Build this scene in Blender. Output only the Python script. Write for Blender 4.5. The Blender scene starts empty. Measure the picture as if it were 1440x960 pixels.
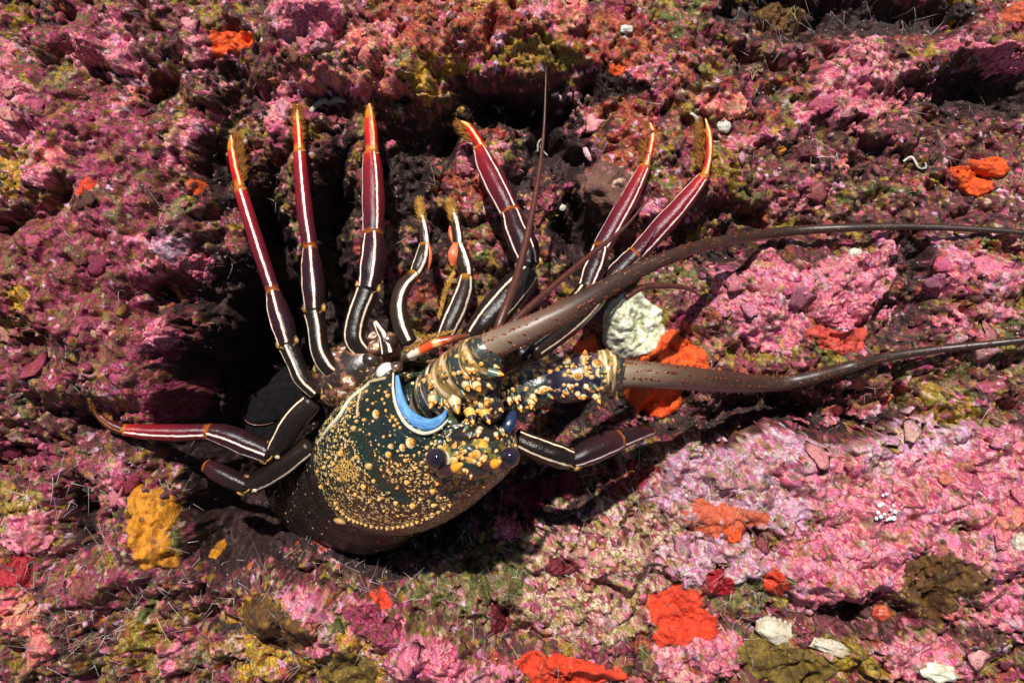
import bpy, math, random
import numpy as np
from mathutils import Vector, Matrix
from mathutils.bvhtree import BVHTree

# ------------------------------------------------------------------ camera, sky, sun, exposure
SC = bpy.context.scene
H = 1.6                                   # camera height over the reef, metres (frame = 1.44 m wide at z = 0)
cam_d = bpy.data.cameras.new('camera')
cam_d.sensor_width = 36.0
cam_d.lens = 40.0
cam_d.clip_start = 0.02
cam_d.clip_end = 60.0
cam = bpy.data.objects.new('camera', cam_d)
cam.location = (0, 0, H)
SC.collection.objects.link(cam)
SC.camera = cam

SUN_TRAVEL = Vector((0.10, -0.50, -0.86)).normalized()
to_sun = -SUN_TRAVEL
elev = math.asin(to_sun.z)
azim = math.atan2(to_sun.x, to_sun.y)
world = bpy.data.worlds.new('World')
SC.world = world
world.use_nodes = True
wn = world.node_tree
sky = wn.nodes.new('ShaderNodeTexSky')
sky.sky_type = 'NISHITA'
sky.sun_disc = False
sky.sun_elevation = elev
sky.sun_rotation = azim
bg = wn.nodes['Background']
bg.inputs['Strength'].default_value = 0.05
wn.links.new(sky.outputs['Color'], bg.inputs['Color'])
sun_d = bpy.data.lights.new('sun', 'SUN')
sun_d.energy = 5.0
sun_d.angle = math.radians(1.2)
sun_d.color = (1.0, 0.965, 0.92)
sun = bpy.data.objects.new('sun', sun_d)
sun.rotation_euler = SUN_TRAVEL.to_track_quat('-Z', 'Y').to_euler()
sun.location = (1, 1, 3)
SC.collection.objects.link(sun)
SC.view_settings.view_transform = 'Standard'
SC.view_settings.look = 'None'
SC.view_settings.exposure = 0.38
SC.view_settings.gamma = 1.0
SC.view_settings.use_curve_mapping = False

rng = np.random.default_rng(7)
random.seed(7)
PI = math.pi

# ------------------------------------------------------------------ placing: picture pixel + height (mm) -> metres
def P(x, y, z=0.0):
    s = (H - z / 1000.0) / H / 1000.0
    return Vector(((x - 720) * s, (480 - y) * s, z / 1000.0))

def PS(z):                                # size of one picture pixel at height z (mm), metres
    return (H - z / 1000.0) / H / 1000.0

# ------------------------------------------------------------------ numpy noise
def _hash(ix, iy, seed):
    h = (ix.astype(np.int64) * 374761393 + iy.astype(np.int64) * 668265263 + seed * 974634777) & 0xFFFFFFFF
    h = ((h ^ (h >> 13)) * 1274126177) & 0xFFFFFFFF
    h = h ^ (h >> 16)
    return h

def perlin(x, y, seed=0):
    xf = np.floor(x); yf = np.floor(y)
    fx = x - xf; fy = y - yf
    u = fx * fx * fx * (fx * (fx * 6 - 15) + 10)
    v = fy * fy * fy * (fy * (fy * 6 - 15) + 10)
    def g(ox, oy):
        a = _hash(xf + ox, yf + oy, seed) * (2 * PI / 4294967296.0)
        return np.cos(a) * (fx - ox) + np.sin(a) * (fy - oy)
    a = g(0, 0); b = g(1, 0); c = g(0, 1); d = g(1, 1)
    return ((a + (b - a) * u) + ((c + (d - c) * u) - (a + (b - a) * u)) * v) * 1.45

def fbm(x, y, octs, seed=0, gain=0.5):
    t = np.zeros_like(x); a = 1.0; n = 0.0
    for o in range(octs):
        t += a * perlin(x, y, seed + o * 17)
        n += a; a *= gain
        x = x * 2.03 + 11.3; y = y * 2.03 - 7.7
    return t / n * 1.6

def ridged(x, y, octs, seed=0):
    t = np.zeros_like(x); a = 1.0; n = 0.0
    for o in range(octs):
        t += a * (1 - np.abs(perlin(x, y, seed + o * 31)) * 2)
        n += a; a *= 0.5
        x = x * 2.1 + 3.1; y = y * 2.1 + 5.7
    return t / n

def worley(x, y, seed=0):                 # F1, F2, random id (0..1) of the nearest cell
    xf = np.floor(x); yf = np.floor(y)
    f1 = np.full_like(x, 9.0); f2 = np.full_like(x, 9.0); cid = np.zeros_like(x)
    for ox in (-1, 0, 1):
        for oy in (-1, 0, 1):
            h = _hash(xf + ox, yf + oy, seed)
            px = xf + ox + (h & 0xFFFF) / 65536.0
            py = yf + oy + ((h >> 16) & 0xFFFF) / 65536.0
            d = np.hypot(px - x, py - y)
            near = d < f1
            f2 = np.where(near, f1, np.minimum(f2, d))
            cid = np.where(near, ((h * 2654435761) & 0xFFFFFF) / 16777216.0, cid)
            f1 = np.where(near, d, f1)
    return f1, f2, cid

def sstep(a, b, x):
    t = np.clip((x - a) / (b - a), 0, 1)
    return t * t * (3 - 2 * t)

# ------------------------------------------------------------------ materials
def new_mat(name):
    m = bpy.data.materials.new(name)
    m.use_nodes = True
    nt = m.node_tree
    return m, nt, nt.nodes['Principled BSDF']

def nd(nt, typ, ins=None, **props):
    n = nt.nodes.new('ShaderNode' + typ)
    for k, v in props.items():
        setattr(n, k, v)
    for k, v in (ins or {}).items():
        s = n.inputs[k]
        if isinstance(v, bpy.types.NodeSocket):
            nt.links.new(v, s)
        else:
            s.default_value = v
    return n

def c4(c): return (c[0], c[1], c[2], 1.0)

def mixc(nt, fac, a, b, blend='MIX'):
    n = nt.nodes.new('ShaderNodeMix'); n.data_type = 'RGBA'; n.blend_type = blend
    for i, v in ((0, fac), (6, a), (7, b)):
        if isinstance(v, bpy.types.NodeSocket): nt.links.new(v, n.inputs[i])
        else: n.inputs[i].default_value = v if i == 0 else (v if len(v) == 4 else c4(v))
    return n.outputs[2]

def mth(nt, op, a, b=0.0, c=None, clamp=False):
    n = nt.nodes.new('ShaderNodeMath'); n.operation = op; n.use_clamp = clamp
    for i, v in enumerate((a, b, c)):
        if v is None: continue
        if isinstance(v, bpy.types.NodeSocket): nt.links.new(v, n.inputs[i])
        else: n.inputs[i].default_value = v
    return n.outputs[0]

def band(nt, x, e0, e1):                  # smooth step of x from e0 (0) to e1 (1)
    n = nt.nodes.new('ShaderNodeMapRange'); n.interpolation_type = 'SMOOTHSTEP'
    nt.links.new(x, n.inputs[0])
    n.inputs[1].default_value = e0; n.inputs[2].default_value = e1
    return n.outputs[0]

def ramp(nt, fac, stops, interp='LINEAR'):
    n = nt.nodes.new('ShaderNodeValToRGB'); cr = n.color_ramp; cr.interpolation = interp
    while len(cr.elements) < len(stops): cr.elements.new(0.5)
    for e, (p, c) in zip(cr.elements, stops):
        e.position = p; e.color = c4(c)
    nt.links.new(fac, n.inputs[0])
    return n.outputs[0]

def objco(nt): return nt.nodes.new('ShaderNodeTexCoord').outputs['Object']

def noise(nt, vec, scale, detail=4, rough=0.6, out='Fac'):
    return nd(nt, 'TexNoise', {'Vector': vec, 'Scale': scale, 'Detail': detail, 'Roughness': rough}).outputs[out]

def bump(nt, bsdf, hgt, strength=0.5, dist=0.002, prev=None):
    b = nd(nt, 'Bump', {'Strength': strength, 'Distance': dist, 'Height': hgt})
    if prev is not None: nt.links.new(prev, b.inputs['Normal'])
    nt.links.new(b.outputs[0], bsdf.inputs['Normal'])
    return b.outputs[0]

def living_rock(name, rough=0.62, spec=0.4, var=0.55, bumps=0.9):
    """vertex colour = the growth's own colour; fine grain, specks and relief on top"""
    m, nt, b = new_mat(name)
    co = objco(nt)
    col = nd(nt, 'Attribute', attribute_name='albedo').outputs['Color']
    n1 = noise(nt, co, 420, 5, 0.7)
    n2 = noise(nt, co, 110, 4, 0.6)
    k = mth(nt, 'MULTIPLY_ADD', band(nt, n1, 0.3, 0.72), var * 1.5, 1 - var * 0.75)
    c = mixc(nt, 1.0, col, nd(nt, 'CombineColor', {0: k, 1: k, 2: k}).outputs[0], 'MULTIPLY')
    hs = nd(nt, 'HueSaturation', {'Hue': mth(nt, 'MULTIPLY_ADD', n2, 0.14, 0.43), 'Saturation': 1.07, 'Value': 1.0, 'Color': c})
    sp = nd(nt, 'TexVoronoi', {'Vector': co, 'Scale': 330.0}).outputs['Distance']
    sp2 = noise(nt, co, 60, 2, 0.5)
    speck = mth(nt, 'MULTIPLY', mth(nt, 'LESS_THAN', sp, 0.16), band(nt, sp2, 0.48, 0.62))
    c2 = mixc(nt, mth(nt, 'MULTIPLY', speck, 0.5), hs.outputs[0], (0.62, 0.5, 0.46))
    nt.links.new(c2, b.inputs['Base Color'])
    b.inputs['Roughness'].default_value = rough
    b.inputs['Specular IOR Level'].default_value = spec
    n3 = noise(nt, co, 240, 6, 0.72)
    p = bump(nt, b, n3, bumps * .6, 0.005)
    bump(nt, b, sp, 0.3, 0.0018, p)
    return m

def soft_mat(name, c1, c2, scale=90, rough=0.5, bumps=0.5, spots=None, sss=0.0):
    m, nt, b = new_mat(name)
    co = objco(nt)
    n1 = noise(nt, co, scale, 5, 0.65)
    c = mixc(nt, band(nt, n1, 0.32, 0.68), c1, c2)
    if spots:
        v = nd(nt, 'TexVoronoi', {'Vector': co, 'Scale': spots[1]}).outputs['Distance']
        c = mixc(nt, mth(nt, 'MULTIPLY', mth(nt, 'LESS_THAN', v, spots[2]), spots[3]), c, spots[0])
    nt.links.new(c, b.inputs['Base Color'])
    b.inputs['Roughness'].default_value = rough
    if sss:
        b.inputs['Subsurface Weight'].default_value = sss
        b.inputs['Subsurface Radius'].default_value = (0.006, 0.002, 0.001)
        b.inputs['Subsurface Scale'].default_value = 0.5
    p = bump(nt, b, noise(nt, co, scale * 3.5, 5, 0.7), bumps, 0.003)
    bump(nt, b, n1, bumps, 0.006, p)
    return m

# ------------------------------------------------------------------ mesh building
C = SC.collection
def tag(o, label=None, cat=None, group=None, kind=None):
    if label: o['label'] = label
    if cat: o['category'] = cat
    if group: o['group'] = group
    if kind: o['kind'] = kind
    return o

def link(name, me, parent=None, mat=None):
    if mat is not None and not me.materials: me.materials.append(mat)
    o = bpy.data.objects.new(name, me)
    C.objects.link(o)
    if parent is not None: o.parent = parent
    return o

def np_mesh(name, V, F, cols=None, smooth=True):
    """V (n,3) floats, F (m,3|4) ints, cols (n,3) linear colours -> mesh"""
    V = np.asarray(V, dtype=np.float32); F = np.asarray(F, dtype=np.int32)
    me = bpy.data.meshes.new(name)
    k = F.shape[1]
    me.vertices.add(len(V)); me.vertices.foreach_set('co', V.ravel())
    me.loops.add(F.size); me.loops.foreach_set('vertex_index', F.ravel())
    me.polygons.add(len(F))
    me.polygons.foreach_set('loop_start', np.arange(0, F.size, k, dtype=np.int32))
    me.polygons.foreach_set('loop_total', np.full(len(F), k, dtype=np.int32))
    me.polygons.foreach_set('use_smooth', np.full(len(F), smooth, dtype=bool))
    me.update(calc_edges=True)
    if cols is not None:
        a = me.color_attributes.new('albedo', 'FLOAT_COLOR', 'POINT')
        cc = np.ones((len(V), 4), dtype=np.float32); cc[:, :3] = cols
        a.data.foreach_set('color', cc.ravel())
    me.validate()
    return me

def add_uv(me, name, uv):                 # uv: (nverts,2) per vertex
    uv = np.asarray(uv, dtype=np.float32)
    lay = me.uv_layers.new(name=name)
    idx = np.zeros(len(me.loops), dtype=np.int32)
    me.loops.foreach_get('vertex_index', idx)
    lay.data.foreach_set('uv', uv[idx].ravel())

def add_attr(me, name, val):              # float per vertex
    a = me.attributes.new(name, 'FLOAT', 'POINT')
    a.data.foreach_set('value', np.asarray(val, dtype=np.float32))

def catmull(pts, n):
    pts = [np.array(p, dtype=float) for p in pts]
    if len(pts) == 2:
        return np.array([pts[0] + (pts[1] - pts[0]) * t for t in np.linspace(0, 1, n)])
    q = [2 * pts[0] - pts[1]] + pts + [2 * pts[-1] - pts[-2]]
    out = []
    m = len(pts) - 1
    for t in np.linspace(0, m, n):
        i = min(int(t), m - 1); f = t - i
        a, b, c, d = q[i], q[i + 1], q[i + 2], q[i + 3]
        out.append(0.5 * ((2 * b) + (c - a) * f + (2 * a - 5 * b + 4 * c - d) * f * f + (3 * b - a - 3 * c + d) * f ** 3))
    return np.array(out)
# ------------------------------------------------------------------ the reef: relief
# ground coordinates g = millimetres on the plane z = 0, counted like picture pixels
MACRO = [  # x, y, rx, ry, turn(deg), height mm, flatness (1 gauss, 2 plateau)
    (90, 400, 175, 270, 0, 62, 2), (120, 150, 190, 120, 10, 30, 1), (30, 860, 140, 130, 0, 55, 1),
    (346, 596, 82, 178, 4, -300, 2), (335, 440, 50, 110, -12, -90, 1), (500, 640, 150, 130, 0, -130, 2),
    (376, 330, 22, 105, -6, -130, 1), (310, 235, 18, 70, 0, -90, 1), (462, 290, 24, 110, 4, -115, 1),
    (562, 235, 26, 60, 0, -90, 1), (600, 330, 30, 110, 0, -60, 1), (480, 430, 60, 60, 0, -110, 1), (618, 190, 28, 34, 0, -100, 1), (680, 420, 60, 40, 0, -60, 1),
    (560, 62, 270, 66, -3, 78, 2), (240, 40, 150, 60, 0, 22, 1),
    (730, 148, 84, 26, 6, -110, 1), (790, 215, 44, 32, 40, -100, 1), (812, 325, 30, 60, -25, -110, 1), (740, 260, 24, 50, 10, -60, 1),
    (1190, 18, 160, 30, 0, -55, 1), (1350, 128, 120, 30, -6, -48, 1), (1060, 120, 40, 60, 20, -40, 1), (1020, 60, 40, 40, 0, -30, 1),
    (1210, 125, 120, 62, -12, 26, 1), (1390, 70, 60, 30, 0, 32, 1), (1010, 330, 160, 30, -10, -50, 1),
    (1130, 405, 150, 75, -8, 30, 1), (1370, 400, 90, 70, 0, 26, 1), (1272, 455, 50, 50, 20, -70, 1), (1285, 365, 18, 40, 0, -60, 1),
    (1090, 578, 210, 30, 0, -80, 1), (1280, 540, 130, 26, -8, -24, 1),
    (770, 690, 120, 60, 0, -80, 1), (800, 560, 100, 60, 0, -70, 1), (660, 760, 80, 60, 0, -34, 1),
    (1200, 740, 320, 130, 0, 46, 2), (980, 640, 60, 40, 0, 20, 1), (1190, 860, 120, 26, 4, -55, 1),
    (1010, 930, 120, 46, -8, 46, 1), (560, 900, 160, 46, 24, 70, 1), (400, 850, 150, 50, 18, 34, 1),
    (215, 745, 42, 70, 0, 40, 2), (120, 760, 40, 70, 0, -30, 1), (820, 935, 120, 20, 6, 30, 1), (700, 880, 60, 26, 30, -30, 1),
    (850, 265, 34, 32, 0, 26, 2), (870, 190, 50, 36, 0, 22, 1), (430, 20, 50, 40, 0, 30, 2), (330, 120, 50, 50, 0, -24, 1),
    (240, 422, 34, 26, 0, -60, 1), (60, 310, 70, 18, -20, -55, 1), (130, 590, 90, 30, 20, -55, 1), (40, 640, 60, 30, 0, -50, 1), (215, 150, 60, 18, -40, -45, 1), (140, 110, 60, 16, 10, -45, 1), (340, 110, 40, 60, 20, -50, 1), (110, 740, 26, 60, 10, -70, 1), (300, 860, 60, 26, 20, -45, 1), (60, 20, 60, 20, 0, -40, 1),
]

def macro_h(x, y):
    wx = x + 22 * fbm(x / 70, y / 70, 4, 101); wy = y + 22 * fbm(x / 70, y / 70, 4, 131)
    h = 38 * fbm(x / 210, y / 210, 4, 3)
    for mx, my, rx, ry, tn, hh, fl in MACRO:
        a = math.radians(tn); ca, sa = math.cos(a), math.sin(a)
        dx, dy = wx - mx, wy - my
        q = ((dx * ca + dy * sa) / rx) ** 2 + ((-dx * sa + dy * ca) / ry) ** 2
        g = np.exp(-q) if fl == 1 else np.exp(-q * q * 0.8)
        h += hh * g
    return h

# growths that colour the rock; K also paints shade into dark hollows: x, y, rx, ry, turn, kind  (all in picture pixels)
PATCHES = '''
P 430 26 50 40 0|P 108 62 20 24 0|P 165 72 36 42 30|L 186 112 24 12 10|P 275 72 22 26 0|P 6 88 14 32 0|P 12 152 28 42 0|Y 22 226 20 36 0|P 42 198 32 22 0
S 75 215 20 24 0|P 165 150 22 16 0|S 185 142 16 12 0|M 120 180 90 60 0|P 262 188 22 20 0|P 240 226 13 28 0|P 290 200 18 22 0|M 180 245 70 55 0|P 60 245 20 18 0
P 395 150 18 36 10|S 440 112 52 14 0|S 530 120 70 18 -4|P 500 128 60 14 0|Y 592 104 34 24 0|Y 622 122 28 44 20|P 310 105 18 22 0|V 345 45 40 30 0|O 30 25 30 22 0|M 90 35 60 40 0|V 215 45 46 44 0
R 640 30 110 44 0|Y 692 6 30 16 0|P 762 12 30 14 0|S 802 20 24 22 0|R 860 60 70 40 0|S 520 65 34 24 0|R 560 15 50 20 0|L 705 52 10 9 0|P 548 40 12 18 0|O 760 75 70 26 0
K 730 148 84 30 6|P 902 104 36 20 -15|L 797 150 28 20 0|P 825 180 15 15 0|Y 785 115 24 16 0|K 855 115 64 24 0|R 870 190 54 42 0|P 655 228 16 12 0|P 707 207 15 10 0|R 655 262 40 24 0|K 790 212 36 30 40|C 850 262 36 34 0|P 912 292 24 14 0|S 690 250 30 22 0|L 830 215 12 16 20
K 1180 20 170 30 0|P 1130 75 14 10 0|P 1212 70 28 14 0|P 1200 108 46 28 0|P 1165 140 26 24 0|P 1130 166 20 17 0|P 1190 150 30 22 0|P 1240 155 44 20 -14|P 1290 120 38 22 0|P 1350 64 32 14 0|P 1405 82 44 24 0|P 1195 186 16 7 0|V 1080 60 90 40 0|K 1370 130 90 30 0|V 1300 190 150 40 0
S 1016 150 34 18 0|P 1042 205 22 13 0|P 1078 190 16 12 0|S 1182 235 22 17 0|P 1142 270 22 14 0|P 1102 290 22 9 0|L 1178 263 14 9 0|V 1150 225 120 40 0|V 1330 300 150 34 0|G 1235 275 60 16 0|O 1020 230 40 16 0
M 130 410 150 110 0|P 210 380 30 24 0|P 268 374 22 24 0|P 150 460 30 20 0|P 200 342 22 14 0|L 240 350 28 22 0|L 215 420 22 16 0|Y 30 420 24 28 0|G 30 452 22 14 0|V 70 490 70 34 0|R 240 424 36 24 0|R 258 510 14 26 0|P 230 470 26 22 0
M 220 560 60 36 0|M 50 530 50 30 0|G 292 430 12 14 0|C 306 470 15 36 0|C 335 382 20 22 0|V 110 600 70 24 0|M 30 630 50 22 0|L 375 450 20 26 0|P 360 490 18 16 0|M 110 460 40 40 0
P 1070 400 66 48 0|P 1085 462 46 32 0|P 1200 382 50 30 0|P 1246 345 14 18 0|P 1182 430 46 24 0|L 1174 460 18 8 0|P 1242 430 24 22 0|P 1322 370 24 44 0|P 1347 382 28 24 0|P 1382 372 34 18 0|P 1332 452 24 16 0|P 1402 442 24 18 0|P 1372 476 28 11 0|P 1412 396 24 20 0
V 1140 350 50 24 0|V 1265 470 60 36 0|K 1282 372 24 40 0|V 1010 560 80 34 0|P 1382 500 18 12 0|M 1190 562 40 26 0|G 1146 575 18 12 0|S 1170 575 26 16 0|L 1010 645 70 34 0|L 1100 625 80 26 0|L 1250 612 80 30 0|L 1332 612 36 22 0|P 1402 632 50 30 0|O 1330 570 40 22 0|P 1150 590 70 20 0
M 80 662 70 26 0|O 30 698 46 24 0|P 42 748 32 30 0|X 26 802 24 24 0|P 166 680 13 34 0|S 30 858 24 34 0|S 60 905 24 28 0|M 150 830 60 30 0|V 110 890 60 30 0|O 200 905 40 30 0|P 240 925 15 24 0|V 300 815 90 24 0|Y 372 885 44 52 0|S 430 885 18 14 0|P 430 850 40 22 18|P 462 912 20 18 0|Y 360 950 30 14 0|Y 482 945 30 20 0|C 332 908 15 17 0|M 120 720 30 40 0
P 520 876 40 26 25|P 545 900 50 26 30|P 605 922 50 24 25|P 590 946 60 16 10|Y 494 932 46 40 0|G 660 820 90 70 0|K 560 800 90 22 -10|P 680 952 60 14 0
X 735 700 44 28 0|X 800 682 22 22 0|X 770 692 20 20 0|P 716 742 22 22 0|G 690 770 40 26 0|W 850 780 110 70 0|L 960 772 40 26 0|X 790 800 34 14 0|X 822 815 18 20 0|X 700 866 12 26 0|G 780 690 60 20 0|X 870 660 60 16 0|W 820 850 100 46 0|G 860 640 60 20 0
L 1010 690 90 46 0|L 1000 790 80 34 0|L 1090 700 60 40 0|P 1150 680 90 44 0|P 1290 700 130 70 0|P 1190 790 90 50 0|P 1390 680 70 60 0|L 1235 660 40 20 0|P 1380 770 60 40 0|O 1262 700 26 12 0|G 1356 746 18 16 0
X 1008 812 24 24 0|G 1045 840 40 24 0|P 990 925 60 34 -10|V 1220 870 90 22 0|P 1300 925 80 30 0|V 1380 900 60 24 0|P 1150 840 40 20 0|S 1420 730 26 20 0|P 1420 850 40 40 0|S 1345 860 20 16 0|O 1200 930 60 24 0
'''
PALETTE = {  # linear base colours of the growths, each a small family
    'P': [(.58, .14, .195), (.52, .15, .22), (.64, .22, .25), (.44, .075, .145), (.66, .30, .30), (.36, .06, .10)],
    'L': [(.54, .28, .40), (.58, .38, .46), (.48, .20, .33), (.54, .44, .42), (.46, .14, .25), (.30, .20, .12)],
    'M': [(.20, .026, .056), (.26, .036, .080), (.13, .018, .038), (.35, .075, .12), (.10, .022, .022), (.16, .07, .03)],
    'V': [(.055, .018, .018), (.080, .026, .022), (.036, .012, .014), (.11, .034, .032), (.15, .028, .042), (.065, .036, .014), (.22, .10, .08)],
    'K': [(.020, .010, .009), (.034, .015, .012), (.014, .008, .008), (.055, .022, .020)],  # dark turf, blackened so its colour paints in crevice shade
    'Y': [(.46, .25, .035), (.36, .17, .015), (.52, .33, .10), (.30, .13, .01), (.40, .28, .05)],
    'O': [(.22, .13, .016), (.28, .16, .025), (.15, .08, .010), (.36, .24, .06), (.16, .13, .02)],
    'G': [(.075, .085, .018), (.12, .12, .03), (.05, .06, .015), (.17, .10, .05), (.24, .20, .08), (.14, .04, .05)],
    'R': [(.28, .045, .035), (.34, .08, .05), (.20, .03, .03), (.40, .12, .06), (.16, .04, .025)],
    'S': [(.68, .25, .20), (.62, .17, .18), (.72, .34, .24), (.5, .15, .10), (.55, .10, .14)],
    'C': [(.42, .30, .20), (.50, .36, .26), (.34, .20, .14), (.45, .22, .20)],
    'X': [(.17, .012, .018), (.22, .02, .025), (.12, .01, .014), (.28, .03, .05)],
    'W': [(.46, .15, .20), (.55, .30, .24), (.26, .22, .06), (.60, .44, .34), (.30, .06, .09), (.14, .10, .025), (.62, .22, .30), (.40, .12, .05)],
}
KINDS = list(PALETTE)
PARR = []
for grp in PATCHES.replace('\n', '|').split('|'):
    t = grp.split()
    if len(t) == 6: PARR.append((t[0],) + tuple(float(v) for v in t[1:]))

def to_pic(gx, gy, h):
    k = H / (H - h / 1000.0)
    return 720 + (gx - 720) * k, 480 + (gy - 480) * k

def kind_at(px, py):
    """index of the growth at each picture point, and how far inside its patch it is (0..1)"""
    wx = px + 15 * fbm(px / 26, py / 26, 4, 211) + 7 * perlin(px / 8, py / 8, 5)
    wy = py + 15 * fbm(px / 26, py / 26, 4, 241) + 7 * perlin(px / 8, py / 8, 6)
    # background growth where no patch lies
    n = fbm(px / 60, py / 60, 4, 301); n2 = fbm(px / 34, py / 34, 4, 331)
    best = np.full_like(px, 0.0)
    kind = np.full(px.shape, KINDS.index('V'))
    kind = np.where(n > 0.20, KINDS.index('M'), kind)
    kind = np.where((n2 > 0.30) & (px + py * 0.6 > 700), KINDS.index('R'), kind)
    kind = np.where(n < -0.26, KINDS.index('G'), kind)
    kind = np.where((n2 < -0.32), KINDS.index('O'), kind)
    out = (px < -20) | (px > 1460) | (py < -20) | (py > 980)
    kind = np.where(out & (n > 0.05) & (n2 > -0.1), KINDS.index('P'), kind)
    deep = np.zeros_like(px)
    for k, x, y, rx, ry, tn in PARR:
        m = (np.abs(px - x) < rx * 2.2 + ry + 30) & (np.abs(py - y) < ry * 2.2 + rx + 30)
        if not m.any(): continue
        a = math.radians(tn); ca, sa = math.cos(a), math.sin(a)
        dx, dy = wx[m] - x, wy[m] - y
        q = 1.12 - np.sqrt(((dx * ca + dy * sa) / rx) ** 2 + ((-dx * sa + dy * ca) / ry) ** 2)
        cur = best[m]; up = q > cur
        cur[up] = q[up]; best[m] = cur
        kk = kind[m]; kk[up] = KINDS.index(k); kind[m] = kk
        dd = deep[m]; dd[up] = np.clip(q[up] * min(rx, ry) / 8.0, 0, 1); deep[m] = dd
    return kind, deep

MAXPAL = max(len(v) for v in PALETTE.values())
PALARR = np.array([[PALETTE[k][i % len(PALETTE[k])] for i in range(MAXPAL)] for k in KINDS])

def growth_colour(kind, rnd):
    i = np.clip((rnd * MAXPAL).astype(int), 0, MAXPAL - 1)
    return PALARR[kind, i]

STEP = 1.9
fx = np.arange(-44, 1486, STEP); fy = np.arange(-44, 1006, STEP)
grow = np.cumsum(np.concatenate([2.0 * 1.022 ** np.arange(80), 2.0 * 1.022 ** 80 * 1.22 ** np.arange(1, 24)]))
gxs = np.concatenate([fx[0] - grow[::-1], fx, fx[-1] + grow]); gys = np.concatenate([fy[0] - grow[::-1], fy, fy[-1] + grow])
NG = len(grow)
GX, GY = np.meshgrid(gxs, gys)

def full_relief(x, y):
    h0 = macro_h(x, y)
    px, py = to_pic(x, y, h0)
    kind, deep = kind_at(px, py)
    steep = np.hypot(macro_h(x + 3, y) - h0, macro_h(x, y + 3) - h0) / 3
    kind = np.where((steep > 1.15) & (h0 < 10), np.where(h0 > -22, KINDS.index('V'), KINDS.index('K')), kind)  # steep crevice walls recoloured dark, painting in their shade
    kind = np.where(h0 < -62 + 18 * perlin(x / 14, y / 14, 77), KINDS.index('K'), kind)  # deep hollows recoloured near-black to stand in for shade
    ki = {k: i for i, k in enumerate(KINDS)}
    crust = np.isin(kind, [ki[k] for k in 'PLSMC'])
    # knobbly relief, cell lumps at three sizes, cracks in the turf
    hs_ = np.minimum(h0 + 35, 0); x = x - .25 * hs_; y = y + .25 * hs_           # let the pattern follow the walls of the crevices
    f1, f2, id1 = worley(x / 34 + 0.35 * perlin(x / 20, y / 20, 9), y / 34 + 0.35 * perlin(x / 20, y / 20, 10), 11)
    g1, g2, id2 = worley(x / 13 + 0.4 * perlin(x / 9, y / 9, 19), y / 13 + 0.4 * perlin(x / 9, y / 9, 20), 12)
    e1, e2, id3 = worley(x / 5.6, y / 5.6, 13)
    sm = np.where(crust, .35, .85)
    lump = 17 * (0.5 - f1) * (0.4 + id1) + sm * 5.2 * (0.55 - g1) * (0.3 + id2) + sm * 1.8 * (0.5 - e1)
    rough = 5.0 * fbm(x / 16, y / 16, 4, 401) + 19 * fbm(x / 55, y / 55, 3, 431)
    crack = sstep(0.68, 0.98, ridged(x / 46, y / 46, 3, 451))
    plate = np.where(crust, deep * (5 + 5 * id1) + 3.0 * np.clip(f2 - f1, 0, .35) / .35, 0)
    h = h0 + lump + rough + plate - np.where(crust, 6, 15) * crack - np.where(crust, 5, 30) * sstep(.62, .95, ridged(x / 150, y / 150, 3, 461))
    turf = ~crust
    h += np.where(turf, 2.2 * perlin(x / 4.2, y / 4.2, 471), 0.9 * perlin(x / 3.4, y / 3.4, 473))
    return h, kind, deep, id1, id2, id3, g2 - g1

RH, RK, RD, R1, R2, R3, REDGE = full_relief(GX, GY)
CR = np.isin(RK, [KINDS.index(q) for q in 'PLMSC'])
mixc_ = np.clip(0.5 + 0.42 * fbm(GX / 24, GY / 24, 5, 541) + 0.30 * (R1 - .5) + 0.16 * (R3 - .5) + .14 * fbm(GX / 5, GY / 5, 2, 551), 0, .999)
mixr = np.clip(0.32 + 0.34 * (R2 - .5) + 0.16 * (R3 - .5) + 0.2 * R1 + 0.40 * fbm(GX / 15, GY / 15, 5, 501), 0, 0.999)
mixr = np.where(CR, mixc_, mixr)
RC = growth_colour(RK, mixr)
# neighbours grow into one another, pale rims on crusts, bits of other growth in the turf
stray = (R3 > np.where(CR, .955, .88)) | ((R2 > .8) & (fbm(GX / 11, GY / 11, 2, 611) > .1))
alt = np.array([KINDS.index(k) for k in 'VPGOLMKCW'])[np.clip((R3 * 977 % 1 * 9).astype(int), 0, 8)]
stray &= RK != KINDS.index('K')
RC = np.where(stray[..., None], growth_colour(alt, R2), RC)
for q, sd, sc, th_ in (('O', 701, 26, .42), ('G', 711, 22, .36), ('P', 721, 17, .50), ('R', 731, 19, .44), ('C', 741, 12, .50), ('M', 751, 24, .38)):
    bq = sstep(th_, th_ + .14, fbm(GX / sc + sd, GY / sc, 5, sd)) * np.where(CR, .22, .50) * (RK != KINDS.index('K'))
    RC = RC * (1 - bq[..., None]) + bq[..., None] * growth_colour(np.full(RK.shape, KINDS.index(q)), np.clip(.5 + .4 * fbm(GX / 9, GY / 9, 3, sd + 3), 0, .99))
rim = (np.isin(RK, [KINDS.index('P'), KINDS.index('L'), KINDS.index('M')]) & (RD > 0.02) & (RD < 0.16))
RC = np.where(rim[..., None], RC * 0.72 + np.array([.72, .50, .52]) * 0.24, RC)
bw = sstep(.16, .42, fbm(GX / 20 + 40, GY / 20, 5, 671)) * CR
RC = RC * (1 - .6 * bw[..., None]) + .6 * bw[..., None] * growth_colour(np.where(R1 > .6, KINDS.index('G'), np.where(R1 > .3, KINDS.index('M'), KINDS.index('O'))), R2)
wv = sstep(.05, .4, fbm(GX / 18, GY / 18, 4, 641)) * np.isin(RK, [KINDS.index(q) for q in 'PL'])
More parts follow.
